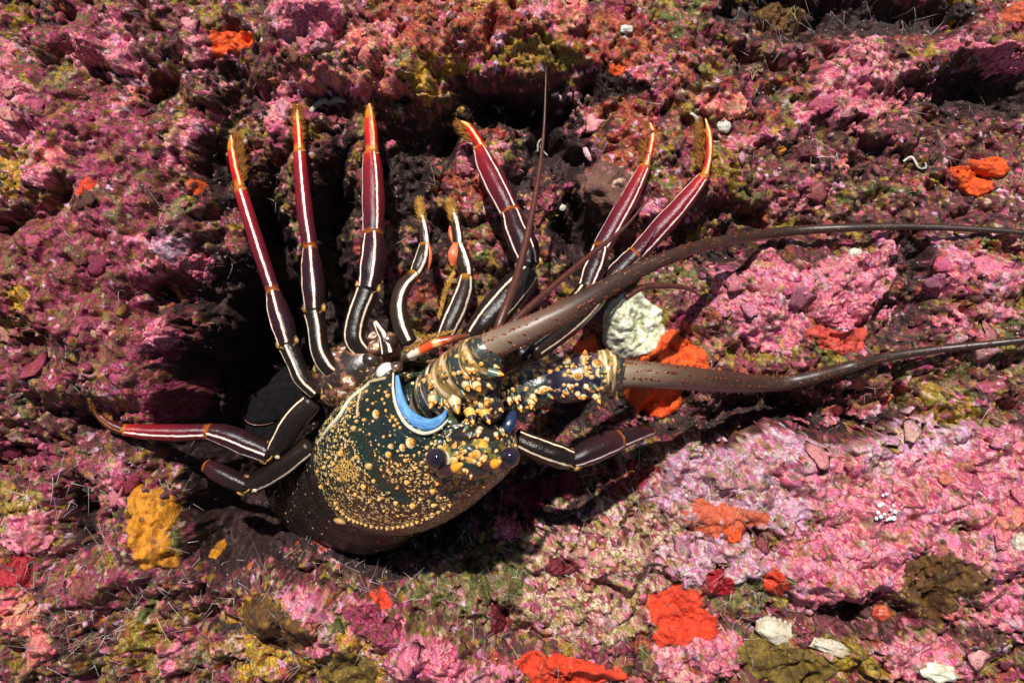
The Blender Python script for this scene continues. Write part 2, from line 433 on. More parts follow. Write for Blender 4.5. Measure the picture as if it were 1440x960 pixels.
RC = RC * (1 - .5 * wv[..., None]) + .5 * wv[..., None] * growth_colour(np.where(R1 > .5, KINDS.index('W'), KINDS.index('L')), R3)
RC = np.clip(RC * (1 + 0.28 * fbm(GX / 5, GY / 5, 3, 521))[..., None], 0.004, 0.86)

ny, nx = GX.shape
V = np.stack([(GX - 720) / 1000, (480 - GY) / 1000, RH / 1000], -1).reshape(-1, 3)
idx = np.arange(nx * ny).reshape(ny, nx)
F = np.stack([idx[:-1, :-1], idx[1:, :-1], idx[1:, 1:], idx[:-1, 1:]], -1).reshape(-1, 4)
ROCK = living_rock('living_rock')
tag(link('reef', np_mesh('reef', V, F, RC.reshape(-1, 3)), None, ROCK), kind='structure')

FH = RH[NG:NG + len(fy), NG:NG + len(fx)]
def box_blur(a, r):
    p = np.pad(a, r, mode='edge').cumsum(0).cumsum(1)
    p = np.pad(p, ((1, 0), (1, 0)))
    n = 2 * r + 1
    return (p[n:, n:] - p[:-n, n:] - p[n:, :-n] + p[:-n, :-n]) / (n * n)
FC = RC[NG:NG + len(fy), NG:NG + len(fx)]
FS = box_blur(box_blur(FH, 4), 4)
def samp(A, gx, gy):
    u = np.clip((np.asarray(gx, float) - fx[0]) / STEP, 0, len(fx) - 1.001); v = np.clip((np.asarray(gy, float) - fy[0]) / STEP, 0, len(fy) - 1.001)
    i = u.astype(int); j = v.astype(int); a = u - i; b = v - j
    return (A[j, i] * (1 - a) + A[j, i + 1] * a) * (1 - b) + (A[j + 1, i] * (1 - a) + A[j + 1, i + 1] * a) * b

def ground(px, py, A=None):
    """picture pixels -> ground coordinates and reef height there"""
    A = FS if A is None else A
    px = np.asarray(px, float); py = np.asarray(py, float)
    gx, gy = px.copy(), py.copy()
    for _ in range(6):
        h = samp(A, gx, gy); k = (H - h / 1000) / H
        gx = 720 + (px - 720) * k; gy = 480 + (py - 480) * k
    return gx, gy, samp(A, gx, gy)

def gslope(gx, gy):
    return (samp(FS, gx + 6, gy) - samp(FS, gx - 6, gy)) / 12, (samp(FS, gx, gy + 6) - samp(FS, gx, gy - 6)) / 12

# ------------------------------------------------------------------ uncountable growth on the reef
def dome(sub):
    import bmesh
    bm = bmesh.new(); bmesh.ops.create_icosphere(bm, subdivisions=sub, radius=1.0)
    v = np.array([p.co[:] for p in bm.verts]); f = np.array([[q.index for q in t.verts] for t in bm.faces])
    bm.free(); return v, f
ICO1 = dome(1); ICO2 = dome(2)

def scatter_lumps(name, n, rmin, rmax, flat, tilt, pick, seed, lift=0.2, base=ICO2, pale=0.0, lobes=0.0, own=0.45):
    r = np.random.default_rng(seed)
    px = r.uniform(-30, 1470, n * 4); py = r.uniform(-30, 990, n * 4)
    gx, gy, h = ground(px, py, FH)
    kind, deep = kind_at(px, py)
    keep = np.where(pick(kind, deep, h, r.random(n * 4)))[0][:n]
    gx, gy, h, kind = gx[keep], gy[keep], h[keep], kind[keep]
    m = len(keep)
    bv, bf = base
    rad = rmin + (rmax - rmin) * r.random(m) ** 2.4
    sx, sy = gslope(gx, gy)
    VV = np.zeros((m, len(bv), 3))
    ph = r.random((m, 3)) * 6.28; fq = r.uniform(1.5, 3.4, (m, 3))
    lob = 1 + 0.20 * np.sin(bv[None, :, 0] * fq[:, None, 0] * 1.7 + ph[:, None, 0]) * np.cos(bv[None, :, 1] * fq[:, None, 1] * 1.7 + ph[:, None, 1]) + 0.13 * np.sin(bv[None, :, 2] * fq[:, None, 2] * 2 + ph[:, None, 2] + bv[None, :, 0] * 3.7)
    aa = np.arctan2(bv[:, 1], bv[:, 0])[None]
    lob = lob * (1 + lobes * (0.6 * np.sin(3 * aa + ph[:, 0:1]) + 0.5 * np.sin(5 * aa + ph[:, 1:2]) + .35 * np.sin(8 * aa + ph[:, 2:3])) * np.hypot(bv[:, 0], bv[:, 1])[None])
    el = r.uniform(0.65, 1.35, (m, 1)); ang = r.random((m, 1)) * 6.28
    lx = bv[None, :, 0] * lob * el; ly = bv[None, :, 1] * lob / el; lz = bv[None, :, 2] * lob * flat
    X = (lx * np.cos(ang) - ly * np.sin(ang)) * rad[:, None]; Y = (lx * np.sin(ang) + ly * np.cos(ang)) * rad[:, None]
    tx = np.clip(sx, -1.3, 1.3)[:, None] + r.normal(0, tilt, (m, 1)); ty = np.clip(sy, -1.3, 1.3)[:, None] + r.normal(0, tilt, (m, 1))
    Z = lz * rad[:, None] + tx * X + ty * Y
    VV[..., 0] = (gx[:, None] + X - 720) / 1000; VV[..., 1] = (480 - gy[:, None] - Y) / 1000
    VV[..., 2] = (h[:, None] + lift * rad[:, None] + Z) / 1000
    und = np.stack([samp(FC[..., q], gx, gy) for q in range(3)], -1)
    col = (own * growth_colour(kind, r.random(m)) + (1 - own) * und) * r.uniform(0.75, 1.25, (m, 1))
    if pale: col = col * (1 - pale) + np.array([.55, .42, .40]) * pale
    cc = np.repeat(np.clip(col, 0.004, .85)[:, None, :], len(bv), 1)
    cc = cc * (1 + 0.25 * np.sin(bv[None, :, 0] * 5 + ph[:, None, 0])[..., None] * np.cos(bv[None, :, 1] * 6 + ph[:, None, 1])[..., None])
    FF = (bf[None] + (np.arange(m) * len(bv))[:, None, None]).reshape(-1, 3)
    o = link(name, np_mesh(name, VV.reshape(-1, 3), FF, np.clip(cc, 0.003, .86).reshape(-1, 3)), None, ROCK)
    return tag(o, kind='stuff')

IK = {k: KINDS.index(k) for k in KINDS}
isin = lambda kind, ks: np.isin(kind, [IK[k] for k in ks])
tag(scatter_lumps('coralline_crust', 420, 3, 15, 0.13, 0.12, lambda k, d, h, r: isin(k, 'PLSM') & (r < .9) & (h > -60), 21, 0.0, ICO2, 0.0, 0.3, 0.2), 'lobed pink coralline plates overlapping on the rock', None)
tag(scatter_lumps('reef_rubble', 2300, 1.4, 8, 0.6, 0.2, lambda k, d, h, r: (~isin(k, 'PLMSC') | (r < .12)) & (h > -90), 22, 0.0, ICO1, 0.0, 0.25, 0.2), 'small knobs of mixed growth on the rock', None)
tag(scatter_lumps('shell_grit_glints', 2400, 0.5, 1.7, 0.7, 0.3, lambda k, d, h, r: (h > -70), 23, 0.4, ICO1, 0.8), 'white shell grit caught in the turf, also painting in wet glints', None)  # pale grit also stands in for wet glints on the rock

def scatter_blades(name, n, lmin, lmax, wid, cols, pick, seed, seg=3, curl=0.9, bundle=1, hang=0.0, mat=None):
    r = np.random.default_rng(seed)
    px = r.uniform(-30, 1470, n * 5); py = r.uniform(-30, 990, n * 5)
    gx, gy, h = ground(px, py, FH)
    kind, deep = kind_at(px, py)
    keep = np.where(pick(kind, px, py, h, r.random(n * 5)))[0][:n]
    gx, gy, h = (np.repeat(a[keep], bundle) for a in (gx, gy, h))
    m = len(gx)
    L = lmin + (lmax - lmin) * r.random(m) ** 1.6
    az = r.random(m) * 6.28; tilt = r.uniform(0.3, 1.25, m)
    d = np.stack([np.cos(az) * np.sin(tilt), np.sin(az) * np.sin(tilt) + hang, np.cos(tilt)], -1)
    cv = r.normal(0, curl, (m, 3)); cv[:, 1] += hang
    sidev = np.cross(d, r.normal(0, 1, (m, 3))); sidev /= np.linalg.norm(sidev, axis=1, keepdims=True) + 1e-9
    side2 = np.cross(d, sidev); side2 /= np.linalg.norm(side2, axis=1, keepdims=True) + 1e-9
    o = np.stack([gx, gy, h - 0.5], -1)
    rows = []
    for s in range(seg + 1):
        t = s / seg
        c = o + (d * t + cv * 0.5 * t * t) * L[:, None]
        w = wid * (1 - 0.75 * t) * (0.6 + 0.8 * r.random((m, 1)) * (s == 0) + 0.4)
        for q in range(3):
            a = q * 2.094
            rows.append(c + (sidev * math.cos(a) + side2 * math.sin(a)) * w)
    A = np.stack(rows, 1)                 # m, (seg+1)*3, 3
    VV = np.stack([(A[..., 0] - 720) / 1000, (480 - A[..., 1]) / 1000, A[..., 2] / 1000], -1)
    f = []
    for s in range(seg):
        for q in range(3):
            a, b = s * 3 + q, s * 3 + (q + 1) % 3
            f.append((a, b, b + 3, a + 3))
    f = np.array(f)
    FF = (f[None] + (np.arange(m) * (seg + 1) * 3)[:, None, None]).reshape(-1, 4)
    cols = np.array(cols); cc = cols[r.integers(0, len(cols), m)] * r.uniform(0.6, 1.3, (m, 1))
    cc = np.repeat(np.clip(cc, .004, .8)[:, None], (seg + 1) * 3, 1).reshape(-1, 3)
    ob = link(name, np_mesh(name, VV.reshape(-1, 3), FF, cc), None, mat or ROCK)
    return tag(ob, kind='stuff')

def plain_attr_mat(name, rough=0.6):
    m, nt, b = new_mat(name)
    nt.links.new(nd(nt, 'Attribute', attribute_name='albedo').outputs['Color'], b.inputs['Base Color'])
    b.inputs['Roughness'].default_value = rough
    return m
WEED = plain_attr_mat('weed')
scatter_blades('turf_algae', 16000, 3, 10, 0.42, [(.10, .07, .025), (.16, .08, .05), (.06, .05, .015), (.22, .13, .09), (.20, .06, .06), (.10, .11, .03)],
               lambda k, x, y, h, r: (~isin(k, 'PL') | (r < .12)) & (h > -80), 31, 3, mat=WEED)
scatter_blades('filament_tufts', 800, 5, 16, 0.5, [(.50, .44, .40), (.64, .60, .56), (.34, .28, .24), (.55, .46, .36)],
               lambda k, x, y, h, r: (~isin(k, 'P')) & (h > -60) & (r < np.where((y > 640) & (x < 1120),   .9, .08)), 32, 6, 2.8, 3, mat=WEED)
scatter_blades('hanging_filaments', 110, 10, 22, 0.42, [(.30, .25, .22), (.42, .36, .32), (.22, .17, .15)],
               lambda k, x, y, h, r: (x > 1010) & (y < 230) & (r < .8), 33, 6, 1.8, 3, 0.9, mat=WEED)
# ------------------------------------------------------------------ things that grow on or lie on the reef
SP_ORANGE = soft_mat('orange_sponge', (.86, .125, .010), (.68, .065, .008), 75, .55, 1.0, ((.30, .03, .01), 90, .12, .6), .15)
SP_RED = soft_mat('red_sponge', (.80, .065, .014), (.58, .034, .010), 80, .55, 1.0, ((.35, .03, .015), 110, .12, .6), .15)
SP_YELLOW = soft_mat('yellow_sponge', (.66, .27, .010), (.48, .16, .008), 60, .6, 1.1, ((.16, .06, .02), 55, .24, .8), .1)
SP_BROWN = soft_mat('brown_sponge', (.16, .065, .008), (.06, .024, .006), 60, .6, 1.3, ((.30, .17, .02), 70, .25, .6))
SP_OLIVE = soft_mat('olive_sponge', (.24, .15, .015), (.09, .05, .008), 60, .6, 1.3, ((.42, .30, .06), 100, .2, .6))
SP_FADED = soft_mat('faded_red_sponge', (.56, .07, .04), (.38, .04, .03), 55, .5, .7)
SP_SALMON = soft_mat('salmon_sponge', (.56, .11, .04), (.44, .07, .03), 80, .55, .8, ((.40, .20, .20), 45, .3, .8))
SP_CRIMSON = soft_mat('crimson_growth', (.40, .010, .020), (.26, .008, .015), 80, .5, .7)
WHITE_CRUST = soft_mat('white_crust', (.66, .62, .48), (.38, .38, .22), 34, .65, .5, ((.74, .72, .66), 60, .30, .7), .1)
SHELL_WHITE = soft_mat('old_shell', (.66, .60, .48), (.44, .34, .20), 60, .55, 1.0)
SHELL_GREY = soft_mat('grey_shell', (.52, .50, .44), (.40, .36, .28), 60, .4, .5)

def crust(name, label, cat, outline, thick, mat, seed=0, lump=3.0, fold=None, group=None, rings=18, segs=96, edge=.16, holes=None):
    """a soft growth draped over the reef: outline in picture pixels, thickness in mm"""
    r = np.random.default_rng(seed + 100)
    gx, gy, hh = ground(*np.array(outline, float).T)
    cx, cy = gx.mean(), gy.mean()
    a = np.arctan2(gy - cy, gx - cx); q = np.hypot(gx - cx, gy - cy); s = np.argsort(a); a, q = a[s], q[s]
    A3 = np.concatenate([a - 2 * PI, a, a + 2 * PI]); Q3 = np.tile(q, 3)
    t = np.linspace(-PI, PI, segs, endpoint=False)
    ro = sum(np.interp(t + d, A3, Q3) for d in (-.08, 0, .08)) / 3
    ro = ro * (1 + edge * fbm(np.cos(t) * 1.7 + seed, np.sin(t) * 1.7, 4, seed + 7))
    hc = float(samp(FS, cx, cy))
    V = [((cx - 720) / 1000, (480 - cy) / 1000, 0)]; F = []
    ks = np.concatenate([np.linspace(0, 1, rings + 1)[1:], [1.0]])
    first = True
    rows = []
    for i, k in enumerate(ks):
        x = cx + np.cos(t) * ro * k; y = cy + np.sin(t) * ro * k
        w_ = .85 if mat is ROCK else .7; thick_ = thick if fold or name in ('white_encrustation', 'red_growth') else thick * .6
        base = (1 - w_) * samp(FS, x, y) + w_ * samp(FH, x, y)
        z = base + thick_ * (max(0, 1 - k ** 5)) ** .5 + lump * fbm(x / 15 + seed, y / 15, 3, seed + 3) * (1 - .5 * k) + lump * .5 * perlin(x / 5.5, y / 5.5, seed)
        if fold: z = z + fold * np.sin((x - cx) / q.mean() * 3.4 + (y - cy) / q.mean() * 2 + seed) * (1 - k * k)
        if i == len(ks) - 1: z = base - 9
        rows.append(np.stack([(x - 720) / 1000, (480 - y) / 1000, z / 1000], -1))
    z0 = rows[0][:, 2].mean()
    V = np.concatenate([[[(cx - 720) / 1000, (480 - cy) / 1000, z0]]] + rows)
    o = V[0].copy(); V = V - o
    F3 = [(0, 1 + (j + 1) % segs, 1 + j) for j in range(segs)]
    F4 = []
    for i in range(len(ks) - 1):
        for j in range(segs):
            p = 1 + i * segs + j; p2 = 1 + i * segs + (j + 1) % segs
            F4.append((p, p2, p2 + segs, p + segs))
    me = bpy.data.meshes.new(name)
    me.from_pydata([tuple(v) for v in V], [], [tuple(f) for f in F3] + F4)
    if mat is ROCK:
        xx = V[:, 0] * 1000 + cx; yy = cy - V[:, 1] * 1000
        g1, g2, i2 = worley(xx / 7, yy / 7, seed)
        cc = np.ones((len(V), 4), dtype=np.float32)
        cc[:, :3] = growth_colour(np.full(len(V), KINDS.index('M' if seed in (63, 65) else 'P')), np.clip(.35 * i2 + .3 + .45 * fbm(xx / 12, yy / 12, 4, seed), 0, .99)) * (1 + .25 * fbm(xx / 4, yy / 4, 2, seed))[:, None]
        ca = me.color_attributes.new('albedo', 'FLOAT_COLOR', 'POINT'); ca.data.foreach_set('color', np.clip(cc, .01, .85).ravel())
    me.polygons.foreach_set('use_smooth', [True] * len(me.polygons)); me.update()
    import bmesh
    bm = bmesh.new(); bm.from_mesh(me); bmesh.ops.recalc_face_normals(bm, faces=bm.faces); bm.to_mesh(me); bm.free()
    ob = link(name, me, None, mat); ob.location = o
    return tag(ob, label, cat, group)

S = 'encrusting_sponge'
crust(S, 'flat orange sponge below the big pink plate at the top', 'sponge', [(293, 62), (298, 48), (318, 44), (334, 45), (352, 46), (354, 62), (344, 70), (324, 71), (308, 82), (298, 78)], 9, SP_ORANGE, 1)
crust(S, 'small bright red sponge scrap on the pink left wall', 'sponge', [(108, 272), (116, 264), (124, 248), (131, 252), (130, 266), (122, 276), (110, 277)], 6, SP_RED, 2, segs=48, rings=10)
crust(S, 'small orange sponge patch left of the leftmost leg tip', 'sponge', [(265, 256), (272, 250), (284, 254), (287, 268), (278, 277), (268, 270)], 6, SP_ORANGE, 3, segs=48, rings=10)
crust(S, 'lower lobe of the folded orange sponge on the dark right wall', 'sponge', [(1332, 244), (1338, 234), (1352, 234), (1362, 242), (1374, 250), (1392, 256), (1394, 266), (1380, 275), (1362, 274), (1346, 262)], 15, SP_ORANGE, 4, 2, 2)
crust(S, 'upper lobe of the folded orange sponge on the dark right wall', 'sponge', [(1360, 224), (1378, 228), (1394, 221), (1408, 226), (1416, 240), (1404, 251), (1390, 248), (1376, 246), (1364, 240)], 19, SP_ORANGE, 5, 2, 2)
crust(S, 'large bright orange sponge behind the lower antenna beside the white lump', 'sponge', [(914, 492), (928, 470), (944, 462), (962, 476), (984, 484), (998, 512), (988, 528), (960, 540), (956, 562), (948, 586), (926, 592), (908, 578), (884, 568), (876, 548), (880, 520), (900, 505)], 15, SP_ORANGE, 6, 3, 2, rings=26, segs=128)
crust(S, 'small orange sponge left of the white lump and above the antenna base', 'sponge', [(806, 492), (820, 478), (836, 470), (842, 486), (836, 498), (818, 506), (804, 504)], 8, SP_ORANGE, 7, segs=56, rings=10)
crust(S, 'faded red sponge beneath a pink plate at right', 'sponge', [(1128, 470), (1150, 474), (1176, 466), (1208, 458), (1222, 466), (1214, 484), (1190, 495), (1166, 492), (1144, 484)], 6, SP_FADED, 8)
crust(S, 'golden yellow sponge under the left legs in the lower left', 'sponge', [(182, 688), (196, 684), (210, 694), (222, 680), (240, 690), (248, 706), (246, 738), (240, 746), (242, 768), (252, 786), (246, 798), (216, 800), (196, 804), (188, 780), (180, 752), (182, 720)], 11, SP_YELLOW, 9, 3, rings=24, segs=120)
crust(S, 'small tan orange sponge knob right of the golden sponge', 'sponge', [(282, 782), (290, 775), (300, 780), (299, 789), (288, 791)], 8, SP_YELLOW, 10, segs=40, rings=8)
crust(S, 'bright red sponge spreading over the lower right reef', 'sponge', [(906, 846), (924, 830), (946, 822), (972, 826), (992, 844), (990, 858), (1008, 866), (1026, 874), (1020, 884), (996, 876), (976, 892), (950, 906), (924, 908), (908, 898), (924, 884), (910, 868)], 9, SP_RED, 11, 3, rings=24, segs=120)
crust(S, 'long red sponge strip along the bottom edge', 'sponge', [(714, 926), (740, 930), (770, 922), (800, 926), (830, 934), (862, 938), (890, 940), (880, 952), (850, 958), (806, 966), (766, 968), (742, 952), (722, 936)], 9, SP_RED, 12, 3, rings=20, segs=120)
crust(S, 'salmon sponge with pink pits on the pale right slope', 'sponge', [(952, 716), (976, 708), (986, 699), (1004, 712), (1030, 714), (1048, 716), (1074, 716), (1076, 734), (1056, 748), (1034, 742), (1014, 752), (990, 756), (972, 736)], 5, SP_SALMON, 13, 2, rings=20, segs=110, edge=.3)
crust(S, 'thin upright red sponge right of the crimson growth', 'sponge', [(1080, 790), (1092, 800), (1104, 814), (1106, 832), (1098, 840), (1090, 834), (1094, 816), (1084, 802)], 6, SP_RED, 14, segs=64, rings=10)
crust(S, 'small orange sponge beside a violet crust near the top', 'sponge', [(854, 96), (866, 90), (880, 96), (876, 104), (860, 106)], 6, SP_ORANGE, 15, segs=40, rings=8)
crust(S, 'orange sponge cut off by the upper right corner', 'sponge', [(1400, 28), (1416, 14), (1440, 4), (1470, 2), (1474, 30), (1440, 31), (1420, 30)], 10, SP_SALMON, 16)
crust(S, 'tiny yellow sponge nub on the dark wall below the pink cluster', 'sponge', [(1091, 210), (1098, 206), (1106, 211), (1102, 217), (1093, 217)], 7, SP_YELLOW, 17, segs=36, rings=8)
crust(S, 'mottled brown sponge on the lower right slope', 'sponge', [(1262, 806), (1280, 796), (1300, 778), (1330, 776), (1356, 792), (1394, 806), (1396, 826), (1370, 832), (1352, 840), (1340, 864), (1312, 872), (1284, 860), (1266, 836)], 8, SP_BROWN, 18, 3, rings=22, segs=110, edge=.3)
crust(S, 'brown and olive sponge mound at the bottom right of centre', 'sponge', [(1040, 904), (1056, 892), (1090, 898), (1120, 912), (1150, 922), (1180, 936), (1176, 960), (1120, 968), (1076, 952), (1046, 930)], 14, SP_OLIVE, 19, 4, rings=20, segs=110)
crust(S, 'brown smooth sponge beneath the dark top ledge', 'sponge', [(1058, 20), (1080, 8), (1112, 10), (1136, 20), (1130, 36), (1104, 43), (1074, 36)], 10, SP_BROWN, 20, 2)
crust(S, 'orange red sponge crumbs beside the bottom left ridge', 'sponge', [(520, 832), (534, 826), (546, 838), (554, 850), (540, 856), (528, 846)], 6, SP_RED, 21, segs=48, rings=8, edge=.3)
crust(S, 'orange tongue of sponge between the lower antenna and right leg', 'sponge', [(1034, 736), (1046, 760), (1030, 766), (1022, 752), (1012, 742), (1024, 734)], 4, SP_ORANGE, 26, segs=48, rings=8, edge=.3)
crust('sponge', 'olive yellow sponge beside pink ridge at the bottom left', 'sponge', [(452, 930), (476, 915), (506, 920), (528, 938), (520, 962), (480, 970), (450, 956)], 9, SP_OLIVE, 22)
crust('sponge', 'amber brown sponge draped below the crevice at lower left', 'sponge', [(338, 858), (360, 836), (388, 846), (412, 870), (440, 880), (450, 892), (430, 906), (396, 912), (362, 898), (340, 880)], 9, SP_BROWN, 23, 3)
crust('sponge', 'deep crimson sponge at the left edge low down', 'sponge', [(4, 800), (16, 786), (36, 788), (46, 804), (36, 822), (14, 826)], 9, SP_CRIMSON, 24)
crust('sponge', 'dark crimson growth on the pale slope beside the upright red sponge', 'sponge', [(992, 810), (1004, 800), (1020, 804), (1034, 822), (1024, 838), (1004, 836), (994, 824)], 9, SP_CRIMSON, 25)
for i, (x, y, w, h, lab) in enumerate([(736, 700, 34, 20, 'dark red lump under the lobster head, leftmost of the red lumps'), (770, 684, 16, 16, 'rounded dark red lump in the middle of the red lumps below the head'), (800, 682, 18, 20, 'dark red lump below the joint of the lower right leg'),
                                   (790, 796, 26, 12, 'low dark red patch in the green and pink rubble'), (700, 868, 11, 22, 'narrow dark red growth standing in the lower turf')]):
    crust('red_growth', lab, 'red growth', [(x + w * math.cos(a), y + h * math.sin(a)) for a in np.linspace(0, 2 * PI, 12)[:-1]], 10, soft_mat('maroon_growth', (.17, .012, .018), (.10, .008, .014), 70, .5, .8) if i == 0 else bpy.data.materials['maroon_growth'], 40 + i, 4, group='dark red growths below the lobster', rings=12, segs=56)
crust('white_encrustation', 'lumpy cream white crust between the two antennae', 'encrustation', [(850, 470), (849, 446), (858, 428), (882, 413), (908, 414), (926, 434), (934, 460), (930, 484), (914, 498), (890, 504), (866, 502), (854, 490)], 14, WHITE_CRUST, 31, 5, rings=28, segs=128, edge=.12)
for i, (lab, out, th) in enumerate([('pink rounded plate at the top edge left of centre', [(388, 22), (396, 4), (424, -6), (456, -2), (474, 12), (472, 42), (466, 62), (440, 58), (412, 48), (392, 40)], 16),
        ('rounded pink knob on the left wall beside the crevice', [(206, 464), (214, 450), (232, 446), (244, 456), (246, 478), (234, 492), (214, 484)], 18), ('paired pink knob left of the white barnacle patch', [(258, 372), (266, 360), (280, 356), (298, 364), (305, 384), (292, 398), (270, 390)], 14),
        ('violet pink smooth mound above the lower left leg', [(198, 560), (214, 536), (240, 532), (258, 552), (256, 580), (236, 592), (206, 586)], 16), ('magenta knob among turf below the lobster head', [(700, 740), (706, 726), (722, 722), (732, 738), (728, 754), (710, 758)], 14),
        ('long pink ridge crust at the bottom left of centre', [(484, 856), (506, 848), (536, 866), (560, 886), (566, 906), (548, 912), (522, 896), (494, 876)], 12), ('broad pink crust on the ridge at the bottom centre', [(572, 900), (600, 906), (640, 926), (660, 946), (640, 960), (600, 950), (580, 930)], 12),
        ('bright pink plate with white edge at upper left', [(94, 56), (104, 46), (122, 50), (130, 68), (128, 86), (114, 82), (98, 70)], 10), ('pink plate above the faded red sponge', [(1146, 432), (1172, 420), (1206, 424), (1232, 432), (1218, 452), (1192, 462), (1168, 456), (1150, 446)], 10),
        ('pink shelf crust at the upper right edge', [(1366, 64), (1396, 66), (1424, 76), (1450, 84), (1440, 104), (1410, 100), (1384, 90)], 14)]):
    crust('coralline_plate', lab, 'coralline algae', out, th, ROCK, 60 + i, 5, group='pink coralline crusts on the reef', rings=26, segs=130, edge=.3)

def blob(name, label, cat, c, r, mat, seed=0, amp=.12, group=None, turn=0.0, lift=.3, nu=28, nv=18):
    gx, gy, h = (float(v) for v in ground(c[0], c[1]))
    k = np.random.default_rng(seed).random(6) * 6.28
    V, F = [], []
    for i in range(nv + 1):
        a = PI * i / nv
        for j in range(nu):
            b = 2 * PI * j / nu
            d = (math.sin(a) * math.cos(b), math.sin(a) * math.sin(b), math.cos(a))
            q = 1 + amp * (math.sin(d[0] * 4 + k[0]) * math.cos(d[1] * 5 + k[1]) + .6 * math.sin(d[2] * 7 + k[2] + d[0] * 6) + .4 * math.sin(d[1] * 11 + k[3]))
            x, y = d[0] * r[0] * q, d[1] * r[1] * q
            V.append(((x * math.cos(turn) - y * math.sin(turn)) / 1000, -(x * math.sin(turn) + y * math.cos(turn)) / 1000, d[2] * r[2] * q / 1000))
    for i in range(nv):
        for j in range(nu):
            p, q = i * nu + j, i * nu + (j + 1) % nu
            F.append((p, p + nu, q + nu, q))
    me = bpy.data.meshes.new(name); me.from_pydata(V, [], F); me.polygons.foreach_set('use_smooth', [True] * len(me.polygons)); me.update()
    o = link(name, me, None, mat); o.location = ((gx - 720) / 1000, (480 - gy) / 1000, (h + lift * r[2]) / 1000)
    return tag(o, label, cat, group)

BOULDER = soft_mat('beige_cobble', (.22, .10, .06), (.13, .05, .04), 55, .65, 1.6, ((.42, .14, .15), 60, .3, .6))
blob('cobble', 'beige rounded cobble in the shadow below the upper right legs', 'cobble', (852, 262), (36, 30, 24), BOULDER, 1, .22, lift=-.35)
blob('red_sea_squirt', 'glossy red ball above the white shell at bottom right', 'sea squirt', (1238, 860), (14, 12, 12), soft_mat('red_squirt', (.34, .02, .02), (.50, .14, .06), 80, .2, .4), 2, .08)
shell = blob('old_shell', 'cream white shell with a notched rim lying beside the olive sponge', 'shell', (1093, 887), (34, 17, 15), SHELL_WHITE, 3, .07, None, .35)

for i in range(11):                       # notched rim of the shell
    a = -2.9 + i * .24
    v, f = ICO1
    me = bpy.data.meshes.new('rim_notch'); me.from_pydata([(p[0] * .0032, p[1] * .0042, p[2] * .004) for p in v], [], [tuple(t) for t in f]); me.update()
    o = link('rim_notch', me, shell, SHELL_WHITE)
    x, y = 33 * math.cos(a), 16.5 * math.sin(a)
    o.location = ((x * math.cos(.35) - y * math.sin(.35)) / 1000, -(x * math.sin(.35) + y * math.cos(.35)) / 1000, .004)
blob('shell_fragment', 'broken white shell piece right of the notched shell', 'shell', (1164, 908), (28, 10, 9), SHELL_WHITE, 4, .2, None, .3)
blob('pebble', 'cream lump at the bottom edge right of the olive sponge', 'pebble', (1318, 944), (26, 14, 12), WHITE_CRUST, 5, .2, None, .2)
blob('pebble', 'white pebble at the right edge above the lower right corner', 'pebble', (1434, 762), (12, 14, 12), SHELL_WHITE, 6, .12)
blob('cup_shell', 'small tan cup on the dark red lumps below the head', 'cup', (772, 714), (9, 6, 7), soft_mat('tan_cup', (.50, .32, .16), (.36, .20, .10), 90, .4, .4), 7, .1, lift=.9)
blob('shell_fragment', 'grey green oval shell on the right wall above the pink crust', 'shell', (1202, 356), (10, 7, 6), SHELL_GREY, 8, .08)
blob('shell_fragment', 'pale shell stuck in the dark gap between the upper legs', 'shell', (788, 292), (9, 5, 5), SHELL_GREY, 9, .1)
blob('shell_fragment', 'round pale shell right of the rightmost leg tip', 'shell', (1018, 178), (10, 10, 7), SHELL_GREY, 10, .08)
blob('shell_fragment', 'elongated pink white shell above the beige cobble', 'shell', (828, 216), (7, 14, 6), soft_mat('pink_shell', (.62, .40, .40), (.5, .28, .3), 60, .4, .4), 11, .08, None, -.5)
blob('shell_fragment', 'small cream shell on the dark wall near the top', 'shell', (880, 42), (10, 6, 6), SHELL_GREY, 12, .1)

# wriggling worm tube, branching hydroids, cluster of white beads
def ground_tube(name, label, cat, pts, rads, mat, lift=4, group=None, n=10, rings=40):
    G = [(*ground(x, y),) for x, y in pts]
    Q = catmull([(float(g[0]), float(g[1]), float(g[2]) + lift, r) for g, r in zip(G, rads)], rings)
    o0 = Vector(((Q[0][0] - 720) / 1000, (480 - Q[0][1]) / 1000, Q[0][2] / 1000)); V, F = [], []
    cen = [Vector(((q[0] - 720) / 1000, (480 - q[1]) / 1000, q[2] / 1000)) for q in Q]
    for i in range(rings):
        t = (cen[min(i + 1, rings - 1)] - cen[max(i - 1, 0)]).normalized(); up = Vector((0, 0, 1)); up = (up - t * up.dot(t)).normalized(); sd = t.cross(up)
        for j in range(n):
            a = 2 * PI * j / n; V.append(cen[i] - o0 + (up * math.cos(a) + sd * math.sin(a)) * Q[i][3] / 1000 * (1 + .08 * math.sin(i * 2.3)))
    for i in range(rings - 1):
        for j in range(n): F.append((i * n + j, i * n + (j + 1) % n, (i + 1) * n + (j + 1) % n, (i + 1) * n + j))
    F.append(tuple(range(n))[::-1]); F.append(tuple((rings - 1) * n + j for j in range(n)))
    me = bpy.data.meshes.new(name); me.from_pydata([tuple(v) for v in V], [], F); me.polygons.foreach_set('use_smooth', [True] * len(me.polygons)); me.update()
    o = link(name, me, None, mat); o.location = o0
    return tag(o, label, cat, group)
ground_tube('worm_tube', 'grey wriggling worm tube between the second and third leg tips', 'worm tube', [(438, 158), (446, 148), (456, 142), (464, 146), (474, 141), (487, 144)], [3, 4, 4.6, 4, 4.4, 3], soft_mat('grey_tube', (.46, .44, .36), (.30, .28, .20), 90, .6, .6), 5)
